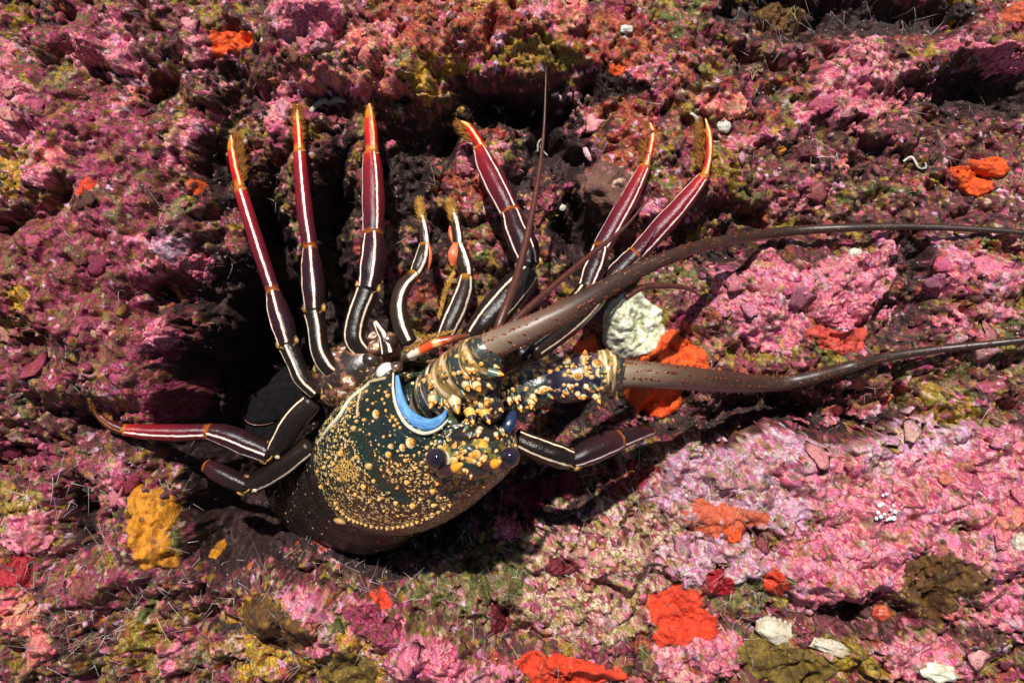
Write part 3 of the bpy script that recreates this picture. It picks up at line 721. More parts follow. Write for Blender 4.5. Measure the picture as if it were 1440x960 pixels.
ground_tube('worm_tube', 'curled white worm tube behind the rightmost leg bristles', 'worm tube', [(970, 160), (978, 166), (982, 178), (984, 190), (978, 188)], [2, 3, 3.4, 3.2, 2], SHELL_GREY, 5)
ground_tube('worm_tube', 'white looped worm tube in the dark hole above the antennule', 'worm tube', [(756, 214), (757, 202), (764, 195), (760, 208), (770, 220)], [1.4, 1.6, 1.8, 1.5, 1], SHELL_WHITE, 6)
ground_tube('worm_tube', 'thin pale worm tube on the dark wall left of the folded sponge', 'worm tube', [(1268, 228), (1280, 222), (1290, 236), (1300, 236), (1296, 222)], [1.6, 1.8, 2, 1.8, 1.2], SHELL_GREY, 6)

HYD = soft_mat('hydroid_yellow', (.52, .34, .06), (.40, .24, .04), 120, .6, .2)
HYD2 = soft_mat('hydroid_pale', (.44, .40, .20), (.34, .28, .12), 120, .6, .2)
def hydroid(label, x, y, size, mat, seed):
    gx, gy, h = (float(v) for v in ground(x, y))
    r = random.Random(seed); V, F = [], []
    def br(p, d, L, w, depth):
        q = p + d * L
        s = d.cross(Vector((.3, .2, 1))).normalized(); s2 = d.cross(s); b0 = len(V)
        for c, ww in ((p, w), (q, w * .7)):
            for k in range(4): V.append(c + s * math.cos(k * PI / 2) * ww + s2 * math.sin(k * PI / 2) * ww)
        for k in range(4): F.append((b0 + k, b0 + (k + 1) % 4, b0 + 4 + (k + 1) % 4, b0 + 4 + k))
        F.append((b0 + 4, b0 + 5, b0 + 6, b0 + 7))
        if depth:
            for s_ in (-1, 1):
                a = s_ * r.uniform(.35, .8); dd = Vector((d.x * math.cos(a) - d.y * math.sin(a), d.x * math.sin(a) + d.y * math.cos(a), d.z + r.uniform(-.15, .25))).normalized()
                br(q, dd, L * r.uniform(.6, .85), w * .75, depth - 1)
    for k in range(3):
        br(Vector((0, 0, -.002)), Vector((r.uniform(-.7, .7), 1, .7)).normalized(), size / 1000 * .42, .0011, 3)
    me = bpy.data.meshes.new('hydroid'); me.from_pydata([tuple(v) for v in V], [], F); me.update()
    o = link('hydroid', me, None, mat); o.location = ((gx - 720) / 1000, (480 - gy) / 1000, (h + 2) / 1000)
    return tag(o, label, 'hydroid', 'branching hydroids')
for i, (x, y, s, m, l) in enumerate([(748, 164, 20, HYD, 'golden branching hydroid in the dark hole left of the thin antennule'), (702, 160, 17, HYD2, 'pale olive branching hydroid at the left of the dark hole'), (770, 312, 20, HYD, 'golden hydroid above the green turf right of the antennule'),
        (1058, 112, 22, HYD2, 'pale spiky hydroid on the dark wall near the top right'), (990, 348, 18, HYD, 'ochre hydroid just above the upper antenna'), (240, 690, 18, HYD2, 'dark branching tuft above the golden sponge'), (920, 568, 20, HYD, 'small golden hydroid in front of the large orange sponge'), (1120, 30, 22, HYD2, 'whitish branching hydroid hanging under the top ledge')]):
    hydroid(l, x, y, s, m, 50 + i)

gx, gy, h = (float(v) for v in ground(1244, 720))
eggs = bpy.data.objects.new('bead_cluster', None); C.objects.link(eggs); eggs.location = ((gx - 720) / 1000, (480 - gy) / 1000, h / 1000)
tag(eggs, 'cluster of tiny white beads on the pink lower right slope', 'bead cluster')
v, f = ICO2
me = bpy.data.meshes.new('bead'); me.from_pydata([tuple(p * .0036) for p in v], [], [tuple(t) for t in f]); me.polygons.foreach_set('use_smooth', [True] * len(me.polygons)); me.update()
me.materials.append(soft_mat('white_bead', (.80, .80, .82), (.74, .74, .78), 60, .25, .1))
for i, (x, y) in enumerate([(1240, 708), (1246, 694), (1236, 710), (1243, 722), (1250, 728), (1238, 726), (1256, 710), (1258, 719), (1241, 696), (1234, 720), (1252, 716), (1246, 730), (1232, 728), (1256, 728)]):
    a, c_, hh = (float(q) for q in ground(x, y, FH))
    o = link('bead', me, eggs); o.location = ((a - gx) / 1000, -(c_ - gy) / 1000, (hh - h + 2.5) / 1000); s = random.uniform(.6, 1.1); o.scale = (s, s, s)
# ------------------------------------------------------------------ the lobster
BASE = P(560, 660, 0)
lobster = bpy.data.objects.new('spiny_lobster', None)
lobster.location = BASE
C.objects.link(lobster)
tag(lobster, 'dark spiny lobster with gold speckled carapace and long antennae in the reef crevice', 'lobster')
TREES = []                                # surfaces that spines are set on

def to_mesh(name, V, F, mat, parent, uv=None, st=None, attrs=None, smooth=True):
    V = [tuple(Vector(v) - BASE) for v in V]
    me = bpy.data.meshes.new(name)
    me.from_pydata(V, [], F)
    me.polygons.foreach_set('use_smooth', [smooth] * len(me.polygons))
    if uv is not None: add_uv(me, 'UVMap', uv)
    if st is not None: add_uv(me, 'Stripe', st)
    for k, v in (attrs or {}).items(): add_attr(me, k, v)
    me.update()
    return link(name, me, parent, mat)

def tube_data(pts, rads, n=20, rings=24, flat=1.0, a1=0.0, a2=None, closed=True, ripple=None, mat_slim=False):
    """pts: (x, y, z) picture pixels + mm; rads in picture pixels. Round ends."""
    slim = .9 if mat_slim else 1.0
    if mat_slim and ripple is None: ripple = lambda u, a: .045 * math.cos(4 * a + .7) + .02 * math.sin(u * 19 + 2 * a)
    Q = catmull([(p[0], p[1], p[2], r * slim) for p, r in zip(pts, rads)], rings)
    cen = [P(q[0], q[1], q[2]) for q in Q]
    rr = [max(q[3], 0.05) * PS(q[2]) for q in Q]
    V, F, UV, ST = [], [], [], []
    up0 = Vector((0, 0, 1))
    for i in range(rings):
        t = (cen[min(i + 1, rings - 1)] - cen[max(i - 1, 0)]).normalized()
        up = (Vector((0, 0, H)) - cen[i]).normalized()
        up = (up - t * up.dot(t)).normalized()
        sd = t.cross(up)
        for j in range(n + 1):
            a = -PI + 2 * PI * j / n
            r = rr[i] * (1 + (ripple(i / (rings - 1), a) if ripple else 0))
            V.append(cen[i] + up * math.cos(a) * r * flat + sd * math.sin(a) * r)
            UV.append((i / (rings - 1), a / PI))
            d1 = (a - a1) * Q[i][3]
            d2 = 99.0 if a2 is None else (a - a2) * Q[i][3]
            ST.append((d1, d2))
    for i in range(rings - 1):
        for j in range(n):
            k = i * (n + 1) + j
            F.append((k, k + 1, k + n + 2, k + n + 1))
    if closed:
        for i, sgn in ((0, -1), (rings - 1, 1)):
            t = (cen[1] - cen[0]).normalized() if i == 0 else (cen[-1] - cen[-2]).normalized()
            V.append(cen[i] + t * sgn * rr[i] * 0.35); UV.append((i / (rings - 1), 0)); ST.append((99, 99))
            c = len(V) - 1
            for j in range(n):
                k = i * (n + 1) + j
                F.append((k + 1, k, c) if i == 0 else (k, k + 1, c))
    return V, F, UV, ST

def tube(name, pts, rads, mat, parent, n=20, rings=24, flat=1.0, a1=0.0, a2=None, cast=False, ripple=None):
    V, F, UV, ST = tube_data(pts, rads, n, rings, flat, a1, a2, True, ripple, name in ('leg', 'carpus', 'propodus', 'dactyl'))
    if cast: TREES.append((V, F))
    return to_mesh(name, V, F, mat, parent, UV, ST)

def ell_data(c, r, nu=32, nv=20, turn=0.0, fn=None):
    """ellipsoid: centre (px, px, mm), radii (px, px, mm), turned in the picture plane"""
    V, F = [], []
    ca, sa = math.cos(turn), math.sin(turn)
    for i in range(nv + 1):
        th = PI * i / nv
        for j in range(nu):
            ph = 2 * PI * j / nu
            d = Vector((math.sin(th) * math.cos(ph), math.sin(th) * math.sin(ph), math.cos(th)))
            k = fn(d) if fn else 1.0
            x, y = d.x * r[0] * k, d.y * r[1] * k
            V.append(P(c[0] + x * ca - y * sa, c[1] + x * sa + y * ca, c[2] + d.z * r[2] * k))
    for i in range(nv):
        for j in range(nu):
            a, b = i * nu + j, i * nu + (j + 1) % nu
            F.append((a, b, b + nu, a + nu))
    return V, F

def ell(name, c, r, mat, parent, nu=32, nv=20, turn=0.0, fn=None, cast=False):
    V, F = ell_data(c, r, nu, nv, turn, fn)
    if cast: TREES.append((V, F))
    return to_mesh(name, V, F, mat, parent)

# --- shell materials
def uvnode(nt, name): return nd(nt, 'UVMap', uv_map=name).outputs['UV']
def sep(nt, v):
    s = nd(nt, 'SeparateXYZ', {0: v}); return s.outputs[0], s.outputs[1]

def stripe_shell(name, stops, w=1.5, stripe=(.86, .82, .76), edge=(.30, .07, .015), rough=0.22, w2=1.2, dash=0.0):
    m, nt, b = new_mat(name)
    co = objco(nt)
    u, a = sep(nt, uvnode(nt, 'UVMap'))
    d1, d2 = sep(nt, uvnode(nt, 'Stripe'))
    wob = mth(nt, 'MULTIPLY_ADD', noise(nt, co, 150, 2, 0.5), 2.2, -1.1)
    wid = mth(nt, 'MULTIPLY_ADD', noise(nt, co, 130, 4, 0.65), 2.4, -1.1)
    base = ramp(nt, mth(nt, 'MULTIPLY_ADD', wob, 0.03, u), stops)
    mott = noise(nt, co, 190, 5, 0.7)
    base = mixc(nt, mth(nt, 'MULTIPLY', band(nt, mott, 0.5, 0.8), 0.22), base, (.16, .06, .02))
    e1 = mth(nt, 'ABSOLUTE', mth(nt, 'ADD', d1, wob)); e2 = mth(nt, 'ABSOLUTE', mth(nt, 'ADD', d2, wob))
    e1 = mth(nt, 'ADD', e1, wid); e2 = mth(nt, 'ADD', mth(nt, 'ADD', e2, wid), w - w2)
    e = mth(nt, 'MINIMUM', e1, e2)
    inside = mth(nt, 'LESS_THAN', mth(nt, 'ABSOLUTE', mth(nt, 'SUBTRACT', u, 0.5)), 0.475)
    c = mixc(nt, mth(nt, 'MULTIPLY', inside, band(nt, e, w + 1.5, w + 0.4)), base, edge)
    c = mixc(nt, mth(nt, 'MULTIPLY', inside, band(nt, e, w + 0.25, w - 0.35)), c, stripe)
    nt.links.new(c, b.inputs['Base Color'])
    b.inputs['Roughness'].default_value = rough
    b.inputs['Specular IOR Level'].default_value = 0.35
    p = bump(nt, b, noise(nt, co, 520, 4, 0.6), 0.25, 0.001)
    bump(nt, b, mott, 0.3, 0.003, p)
    return m

DACTYL = stripe_shell('dactyl_shell', [(0, (.30, .10, .01)), (.12, (.62, .20, .01)), (.34, (.66, .16, .008)), (.42, (.62, .016, .008)), (.85, (.42, .010, .012)), (.97, (.5, .16, .02))], 1.5, (.85, .50, .22), (.6, .10, .01))
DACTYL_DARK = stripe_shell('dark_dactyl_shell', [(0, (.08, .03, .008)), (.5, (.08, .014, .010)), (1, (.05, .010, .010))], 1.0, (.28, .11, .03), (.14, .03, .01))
PROPODUS = stripe_shell('propodus_shell', [(0, (.42, .13, .02)), (.05, (.36, .016, .012)), (.22, (.20, .010, .016)), (.7, (.10, .008, .016)), (.95, (.05, .008, .014)), (1, (.30, .07, .01))], 1.35, edge=(.36, .05, .012))
CARPUS = stripe_shell('carpus_shell', [(0, (.40, .10, .012)), (.06, (.036, .009, .012)), (.5, (.020, .007, .010)), (1, (.014, .008, .008))], 1.45)
MERUS = stripe_shell('merus_shell', [(0, (.012, .008, .006)), (.5, (.010, .007, .005)), (1, (.018, .011, .008))], 1.55, (.78, .70, .56), (.22, .09, .02))
PALP = stripe_shell('palp_shell', [(0, (.40, .16, .01)), (.12, (.03, .016, .010)), (1, (.020, .014, .010))], 2.3, (.84, .80, .70), (.24, .09, .02))

def carapace_mat():
    m, nt, b = new_mat('carapace_shell')
    co = objco(nt)
    cheek = nd(nt, 'Attribute', attribute_name='cheek').outputs['Fac']
    brown = nd(nt, 'Attribute', attribute_name='brown').outputs['Fac']
    groove = nd(nt, 'Attribute', attribute_name='groove').outputs['Fac']
    net = nd(nt, 'Attribute', attribute_name='net').outputs['Fac']
    line = nd(nt, 'Attribute', attribute_name='line').outputs['Fac']
    n1 = noise(nt, co, 60, 4, 0.6)
    base = mixc(nt, band(nt, n1, .35, .65), (.006, .013, .010), (.009, .022, .018))
    base = mixc(nt, brown, base, mixc(nt, n1, (.050, .018, .006), (.020, .014, .008)))
    base = mixc(nt, groove, base, mixc(nt, n1, (.006, .016, .010), (.008, .024, .016)))
    warp = nd(nt, 'TexNoise', {'Vector': co, 'Scale': 45.0, 'Detail': 2.0}).outputs['Color']
    wv = nd(nt, 'VectorMath', {0: warp, 1: (0.5, 0.5, 0.5)}, operation='SUBTRACT').outputs[0]
    wv = nd(nt, 'VectorMath', {0: wv, 'Scale': 0.012}, operation='SCALE').outputs[0]
    wc = nd(nt, 'VectorMath', {0: co, 1: wv}, operation='ADD').outputs[0]
    v1 = nd(nt, 'TexVoronoi', {'Vector': wc, 'Scale': 185.0, 'Randomness': 0.75})
    v2 = nd(nt, 'TexVoronoi', {'Vector': wc, 'Scale': 300.0, 'Randomness': 0.9})
    rnd = nd(nt, 'SeparateColor', {0: v1.outputs['Color']}).outputs[0]
    rad = mth(nt, 'MULTIPLY_ADD', rnd, 0.26, 0.28)
    rad = mth(nt, 'SUBTRACT', rad, mth(nt, 'MULTIPLY', cheek, 0.42))
    rad = mth(nt, 'SUBTRACT', rad, mth(nt, 'MULTIPLY', groove, 0.6))
    dd = mth(nt, 'SUBTRACT', rad, v1.outputs['Distance'])
    dot1 = band(nt, dd, -0.03, 0.07)
    dot2 = mth(nt, 'MULTIPLY', band(nt, mth(nt, 'SUBTRACT', mth(nt, 'SUBTRACT', 0.30, mth(nt, 'MULTIPLY', cheek, .16)), v2.outputs['Distance']), -0.02, 0.08),
               mth(nt, 'SUBTRACT', 1.0, groove, clamp=True))
    gold = mixc(nt, rnd, (.44, .23, .045), (.70, .52, .24))
    gold = mixc(nt, mth(nt, 'MULTIPLY', brown, 0.5), gold, (.40, .22, .06))
    c = mixc(nt, mth(nt, 'MULTIPLY', dot2, 0.8), base, mixc(nt, brown, (.20, .20, .10), (.24, .13, .03)))
    c = mixc(nt, dot1, c, gold)
    nete = nd(nt, 'TexVoronoi', {'Vector': wc, 'Scale': 170.0}, feature='DISTANCE_TO_EDGE').outputs['Distance']
    c = mixc(nt, net, c, mixc(nt, band(nt, nete, .20, .10), (.03, .018, .008), (.62, .36, .08)))
    c = mixc(nt, line, c, (.72, .52, .30))
    nt.links.new(c, b.inputs['Base Color'])
    b.inputs['Roughness'].default_value = 0.34
    b.inputs['Coat Weight'].default_value = 0.2
    b.inputs['Coat Roughness'].default_value = 0.25
    p = bump(nt, b, mth(nt, 'ADD', dot1, mth(nt, 'MULTIPLY', dot2, 0.4)), 0.8, 0.0022)
    bump(nt, b, noise(nt, co, 380, 4, 0.6), 0.25, 0.001, p)
    return m

def blotch_shell(name, dark, light, accent, scale, cut, rough=0.3, stretch=None, cut2=0.62):
    """dark shell broken by pale bars and blotches with thin dark edges"""
    m, nt, b = new_mat(name)
    co = objco(nt)
    u, a = sep(nt, uvnode(nt, 'UVMap')) if stretch else (None, None)
    vec = nd(nt, 'CombineXYZ', {0: mth(nt, 'MULTIPLY', u, stretch[0]), 1: mth(nt, 'MULTIPLY', a, stretch[1]), 2: 0.37}).outputs[0] if stretch else co
    n1 = noise(nt, vec, 1.0 if stretch else scale, 3, 0.55)
    n2 = noise(nt, co, scale * 0.8, 2, 0.5)
    base = mixc(nt, band(nt, n2, .38, .62), dark[0], dark[1])
    acc = band(nt, n1, cut - 0.10, cut - 0.02)
    c = mixc(nt, acc, base, accent)
    c = mixc(nt, band(nt, n1, cut + 0.015, cut + 0.05), c, light)
    n3 = noise(nt, co, scale * 1.7, 3, 0.6)
    c = mixc(nt, band(nt, n3, cut2, cut2 + .03), c, (.60, .34, .10))
    nt.links.new(c, b.inputs['Base Color'])
    b.inputs['Roughness'].default_value = rough
    b.inputs['Coat Weight'].default_value = 0.3
    b.inputs['Coat Roughness'].default_value = 0.15
    p = bump(nt, b, noise(nt, co, 400, 4, 0.6), 0.25, 0.001)
    bump(nt, b, n1, 0.4, 0.002, p)
    return m

CARAPACE = carapace_mat()
PEDUNCLE = blotch_shell('peduncle_shell', ((.035, .030, .022), (.020, .035, .030)), (.70, .52, .30), (.30, .18, .05), 70, .58, 0.3, (7.0, 2.4))
PEDUNCLE_BAND = blotch_shell('banded_peduncle_shell', ((.03, .018, .022), (.012, .03, .035)), (.74, .58, .38), (.16, .10, .04), 80, .54, 0.3, (14.0, 2.2))
PURPLE = blotch_shell('purple_shell', ((.022, .014, .034), (.012, .010, .022)), (.66, .45, .24), (.10, .06, .07), 60, .60, 0.3, None, .62)
DARKPED = blotch_shell('dark_peduncle_shell', ((.012, .020, .018), (.020, .016, .022)), (.40, .28, .12), (.06, .07, .05), 75, .60, 0.3)
FRONS = blotch_shell('frons_shell', ((.014, .034, .026), (.035, .020, .016)), (.74, .34, .03), (.20, .16, .03), 48, .60, 0.28, None, .60)
PALEJOINT = blotch_shell('joint_shell', ((.07, .04, .03), (.12, .08, .06)), (.72, .62, .52), (.30, .20, .14), 80, .50)
COXA = blotch_shell('coxa_shell', ((.022, .014, .010), (.04, .022, .016)), (.62, .52, .42), (.20, .08, .04), 55, .58)
SEGMENT = None

def abdomen_mat():
    m, nt, b = new_mat('abdomen_shell')
    co = objco(nt)
    n = noise(nt, co, 70, 4, .6)
    v = nd(nt, 'TexVoronoi', {'Vector': co, 'Scale': 250.0}).outputs['Distance']
    v2 = nd(nt, 'TexVoronoi', {'Vector': co, 'Scale': 85.0}).outputs['Distance']
    c = mixc(nt, band(nt, n, .35, .65), (.006, .0045, .0035), (.013, .007, .005))  # base darkened to near-black, standing in for the carapace's cast shadow
    c = mixc(nt, mth(nt, 'MULTIPLY', band(nt, v, .26, .16), .6), c, (.10, .10, .085))
    c = mixc(nt, band(nt, v2, .17, .12), c, (.50, .36, .16))
    nt.links.new(c, b.inputs['Base Color']); b.inputs['Roughness'].default_value = .35
    bump(nt, b, v, 0.5, 0.0015)
    return m
ABDOMEN = abdomen_mat()

def flagellum_mat():
    m, nt, b = new_mat('flagellum_shell')
    co = objco(nt)
    u, a = sep(nt, uvnode(nt, 'UVMap'))
    n = noise(nt, co, 60, 4, .6)
    c = ramp(nt, u, [(0, (.25, .18, .115)), (.08, (.18, .12, .078)), (.18, (.12, .066, .040)), (.28, (.040, .021, .013)), (1, (.022, .011, .008))])  # darkens outward: light falloff along the antenna painted into the colour
    ringv = mth(nt, 'SINE', mth(nt, 'MULTIPLY', u, 2600.0))
    c = mixc(nt, mth(nt, 'MULTIPLY', band(nt, ringv, .2, 1.0), .18), c, (.05, .025, .015))
    c = mixc(nt, mth(nt, 'MULTIPLY', band(nt, n, .5, .75), .3), c, (.14, .07, .04))
    nt.links.new(c, b.inputs['Base Color']); b.inputs['Roughness'].default_value = .42
    bump(nt, b, n, 0.3, 0.002)
    return m
FLAGELLUM = flagellum_mat()

def spine_mat():                          # along local z (0 base, 1 tip)
    m, nt, b = new_mat('spine_shell')
    u, a = sep(nt, uvnode(nt, 'UVMap'))
    c = ramp(nt, u, [(0, (.10, .06, .02)), (.18, (.70, .52, .28)), (.42, (.66, .42, .16)), (.50, (.12, .045, .015)), (.60, (.70, .24, .02)), (.95, (.74, .33, .04)), (1, (.5, .16, .01))])
    nt.links.new(c, b.inputs['Base Color']); b.inputs['Roughness'].default_value = .3
    b.inputs['Coat Weight'].default_value = .3
    return m
def bead_mat(name, stops, rough=.3):
    m, nt, b = new_mat(name)
    u, a = sep(nt, uvnode(nt, 'UVMap'))
    nt.links.new(ramp(nt, u, stops), b.inputs['Base Color']); b.inputs['Roughness'].default_value = rough
    b.inputs['Coat Weight'].default_value = .3
    return m
SPINE = spine_mat()
RINGED = bead_mat('ringed_tubercle_shell', [(0, (.72, .56, .34)), (.30, (.66, .44, .18)), (.42, (.22, .07, .01)), (.55, (.60, .24, .03)), (.82, (.62, .28, .05)), (.9, (.14, .04, .008)), (1, (.10, .03, .008))])
ORANGE = bead_mat('orange_tubercle_shell', [(0, (.20, .10, .03)), (.2, (.68, .44, .20)), (.40, (.74, .30, .035)), (1, (.76, .34, .05))])
CREAM = bead_mat('cream_tubercle_shell', [(0, (.22, .12, .03)), (.25, (.54, .32, .10)), (1, (.64, .42, .17))])
BANDED = bead_mat('banded_spine_shell', [(0, (.62, .36, .08)), (.36, (.66, .40, .06)), (.40, (.04, .018, .016)), (.66, (.05, .022, .022)), (.70, (.74, .30, .02)), (1, (.72, .26, .02))])
GREENSPINE = bead_mat('green_spine_shell', [(0, (.05, .10, .07)), (.5, (.12, .16, .10)), (.62, (.70, .30, .02)), (1, (.74, .32, .02))])
HORN = bead_mat('horn_shell', [(0, (.30, .16, .03)), (.12, (.03, .016, .018)), (.60, (.035, .018, .02)), (.68, (.74, .28, .02)), (1, (.78, .32, .03))])

def soft_plain(name, c, rough=.4, coat=.2, c2=None, scale=120):
    m, nt, b = new_mat(name)
    co = objco(nt)
    nt.links.new(mixc(nt, band(nt, noise(nt, co, scale, 4, .6), .35, .65), c, c2 or tuple(v * .6 for v in c)), b.inputs['Base Color'])
    b.inputs['Roughness'].default_value = rough; b.inputs['Coat Weight'].default_value = coat
    bump(nt, b, noise(nt, co, scale * 2.5, 4, .6), .3, .0015)
    return m
BLUE = soft_plain('blue_membrane', (.03, .15, .44), .4, .2, (.14, .34, .60), 45)
bnt = BLUE.node_tree; bb = bnt.nodes['Principled BSDF']
bu, ba = sep(bnt, uvnode(bnt, 'UVMap'))
bv = nd(bnt, 'CombineXYZ', {0: mth(bnt, 'MULTIPLY', bu, 5.0), 1: mth(bnt, 'MULTIPLY', ba, 9.0), 2: .2}).outputs[0]
bs = noise(bnt, bv, 1.6, 5, .65)
bc = mixc(bnt, band(bnt, bs, .3, .7), (.02, .12, .36), (.16, .38, .62))
bc = mixc(bnt, band(bnt, bs, .66, .78), bc, (.42, .58, .68))
bc = mixc(bnt, band(bnt, mth(bnt, 'ABSOLUTE', ba), .32, .5), bc, (.03, .12, .22))
bnt.links.new(bc, bb.inputs['Base Color'])
bump(bnt, bb, bs, .6, .002)
NAVY = soft_plain('dark_blue_membrane', (.012, .025, .07), .3, .3)
GOLD = soft_plain('gold_knob', (.50, .26, .05), .25, .4, (.10, .055, .02), 130)
PALE = soft_plain('pale_rim', (.66, .60, .44), .3, .3, (.50, .46, .30))
WHITE = soft_plain('white_shell', (.80, .74, .66), .25, .4, (.62, .55, .46))
BRISTLE = soft_plain('bristle_brown', (.34, .13, .012), .5, 0, (.22, .075, .008))
BRISTLE_GOLD = soft_plain('bristle_gold', (.50, .27, .05), .5, 0, (.36, .16, .02))
ORANGEFLAP = soft_plain('orange_flap', (.66, .16, .06), .4, .2, (.58, .11, .035))
DARKFAN = soft_plain('dark_fan', (.005, .005, .006), .9, 0, (.010, .008, .008))
ANTENNULE = soft_plain('antennule_red', (.085, .022, .012), .35, .2, (.055, .014, .010))
THORN = soft_plain('red_brown_thorn', (.20, .045, .012), .4, .1)
FRONT = soft_plain('dark_frons', (.022, .014, .012), .3, .3, (.014, .016, .012))

# --- carapace
OUT = [(542, 514), (508, 540), (474, 572), (450, 602), (441, 628), (442, 655), (449, 688), (466, 716), (492, 738), (530, 750), (568, 752), (606, 742), (644, 722), (684, 690), (716, 662), (728, 630), (716, 590), (690, 556), (650, 530), (600, 510), (570, 506)]
CC = (572, 632)
oa = np.array([math.atan2(y - CC[1], x - CC[0]) for x, y in OUT]); orr = np.array([math.hypot(x - CC[0], y - CC[1]) for x, y in OUT])
od = np.argsort(oa); oa = oa[od]; orr = orr[od]
oa3 = np.concatenate([oa - 2 * PI, oa, oa + 2 * PI]); or3 = np.tile(orr, 3)
def outline_r(th):
    return sum(np.interp(th + d, oa3, or3) * w for d, w in ((-.12, .2), (-.05, .2), (0, .2), (.05, .2), (.12, .2)))

def line_dist(px, py, pts):
    best = np.full(np.shape(px), 1e9)
    for (x0, y0), (x1, y1) in zip(pts[:-1], pts[1:]):
        dx, dy = x1 - x0, y1 - y0
        t = np.clip(((px - x0) * dx + (py - y0) * dy) / (dx * dx + dy * dy), 0, 1)
        best = np.minimum(best, np.hypot(px - x0 - t * dx, py - y0 - t * dy))
    return best

CERV = [(499, 596), (504, 612), (515, 632), (521, 652), (530, 672), (545, 688), (566, 698)]
MIDG = [(566, 698), (600, 700), (640, 690)]
CHEEK_EDGE = [(541, 531), (520, 536), (508, 548), (503, 565), (502, 585)]
nu, nv = 240, 110
HEAD_OPEN = [(548, 508), (553, 540), (560, 572), (576, 595), (600, 606), (626, 600), (660, 592), (712, 606), (740, 600), (730, 540), (650, 500), (590, 490)]
def inside_poly(x, y, P_):
    c = False
    for (x0, y0), (x1, y1) in zip(P_, P_[1:] + P_[:1]):
        if (y0 > y) != (y1 > y) and x < (x1 - x0) * (y - y0) / (y1 - y0) + x0: c = not c
    return c
th = np.linspace(-PI, PI, nu, endpoint=False)
ro = outline_r(th)
CV, up_n = [], 0
rows = []
phi = np.concatenate([np.linspace(0.0, PI / 2, 90), np.linspace(PI / 2, PI * 0.86, 22)[1:]])
for p in phi:
    k = math.sin(p) if p <= PI / 2 else 0.55 + 0.45 * math.sin(p)
    cz = math.cos(p)
    x = CC[0] + 26 * max(cz, 0) + np.cos(th) * ro * k
    y = CC[1] - 2 * max(cz, 0) + np.sin(th) * ro * k
    along = ((x - CC[0]) * 0.86 - (y - CC[1]) * 0.5) / 110.0
    z = 118 + 34 * along + (112 * cz if cz > 0 else 90 * cz)
    if cz > 0:
        g = np.exp(-(line_dist(x, y, CERV) / 8) ** 2) * 3.5 + np.exp(-(line_dist(x, y, MIDG) / 7) ** 2) * 3 + np.exp(-(line_dist(x, y, CHEEK_EDGE) / 3) ** 2) * 3
        z = z - g * min(1, cz * 4)
        hole = np.array([inside_poly(px_, py_, HEAD_OPEN) for px_, py_ in zip(x, y)])
        hd = line_dist(x, y, HEAD_OPEN + HEAD_OPEN[:1])
        z = z - 85 * hole * sstep(0, 16, hd)
        ridge = np.exp(-(line_dist(x, y, [(476, 716), (492, 731), (512, 741), (540, 747), (566, 745), (590, 738), (622, 722)]) / 4) ** 2) * 3
        z = z + ridge + min(1, cz * 3) * (2.2 * fbm(x / 17, y / 17, 3, 77) + .9 * perlin(x / 5, y / 5, 78))
    rows.append(np.stack([x, y, z], -1))
R_ = np.concatenate(rows)
cvx, cvy, cvz = R_.T
cheek = sstep(4, -4, line_dist(cvx, cvy, [(548, 550), (535, 575), (545, 600), (572, 622)]) - 30) * sstep(-2, 3, (cvx - 503)) * sstep(668, 640, cvy) * sstep(90, 130, cvz)
brown = sstep(56, 30, line_dist(cvx, cvy, [(510, 710), (560, 720), (610, 700), (650, 680)]) + 6 * fbm(cvx / 14, cvy / 14, 3, 3)) * 0.9
brown = np.maximum(brown, sstep(34, 18, line_dist(cvx, cvy, [(560, 668), (600, 672)])))
groove = .8 * sstep(14, 3, line_dist(cvx, cvy, CERV) + 2 * perlin(cvx / 7, cvy / 7, 4))
net = sstep(19, 15, np.hypot((cvx - 487) / 1.0, (cvy - 660) / .95) + 5 * perlin(cvx / 8, cvy / 8, 6))
linem = sstep(1.6, 0.8, line_dist(cvx, cvy, CHEEK_EDGE))
CVv = [P(*q) for q in R_]
CF = []
for i in range(len(phi) - 1):
    for j in range(nu):
        a, b = i * nu + j, i * nu + (j + 1) % nu
        CF.append((a, a + nu, b + nu, b))
carapace = to_mesh('carapace', CVv, CF, CARAPACE, lobster, attrs={'cheek': cheek, 'brown': brown, 'groove': groove, 'net': net, 'line': linem})
TREES.append((CVv, CF))

def cast(px, py):
    o = Vector((0, 0, H)); d = (P(px, py, 0) - o).normalized()
    best = None
    for T in BVH:
        hit = T.ray_cast(o, d)
        if hit[0] is not None and (best is None or hit[3] < best[2]):
            n = hit[1] if hit[1].dot(d) < 0 else -hit[1]
            best = (hit[0], n, hit[3])
    return best
def mkbvh():
    global BVH
    BVH = [BVHTree.FromPolygons([Vector(v) for v in V], F) for V, F in TREES]
mkbvh()

def on_shell(pts, lift=0.0):              # picture pixels -> points on the shell surface
    out = []
    for x, y in pts:
        h = cast(x, y)
        if h: out.append(h[0] + h[1] * lift)
    return out

def bead_tube(name, pts3, rad, mat, parent, n=8, taper=True):
    Q = catmull([tuple(p) for p in pts3], max(12, len(pts3) * 5)); m = len(Q)
    V, F, UV = [], [], []
    for i in range(m):
        t = Vector(Q[min(i + 1, m - 1)] - Q[max(i - 1, 0)]).normalized()
        up = Vector((0, 0, 1)); up = (up - t * up.dot(t)).normalized(); sd = t.cross(up)
        r = rad * (math.sin(PI * min(max(i / (m - 1), .06), .94)) ** .4 if taper else 1)
        for j in range(n):
            a = 2 * PI * j / n
            V.append(Vector(Q[i]) + up * math.cos(a) * r + sd * math.sin(a) * r); UV.append((i / (m - 1), j / n))
    for i in range(m - 1):
        for j in range(n):
            F.append((i * n + j, i * n + (j + 1) % n, (i + 1) * n + (j + 1) % n, (i + 1) * n + j))
    return to_mesh(name, V, F, mat, parent, UV)

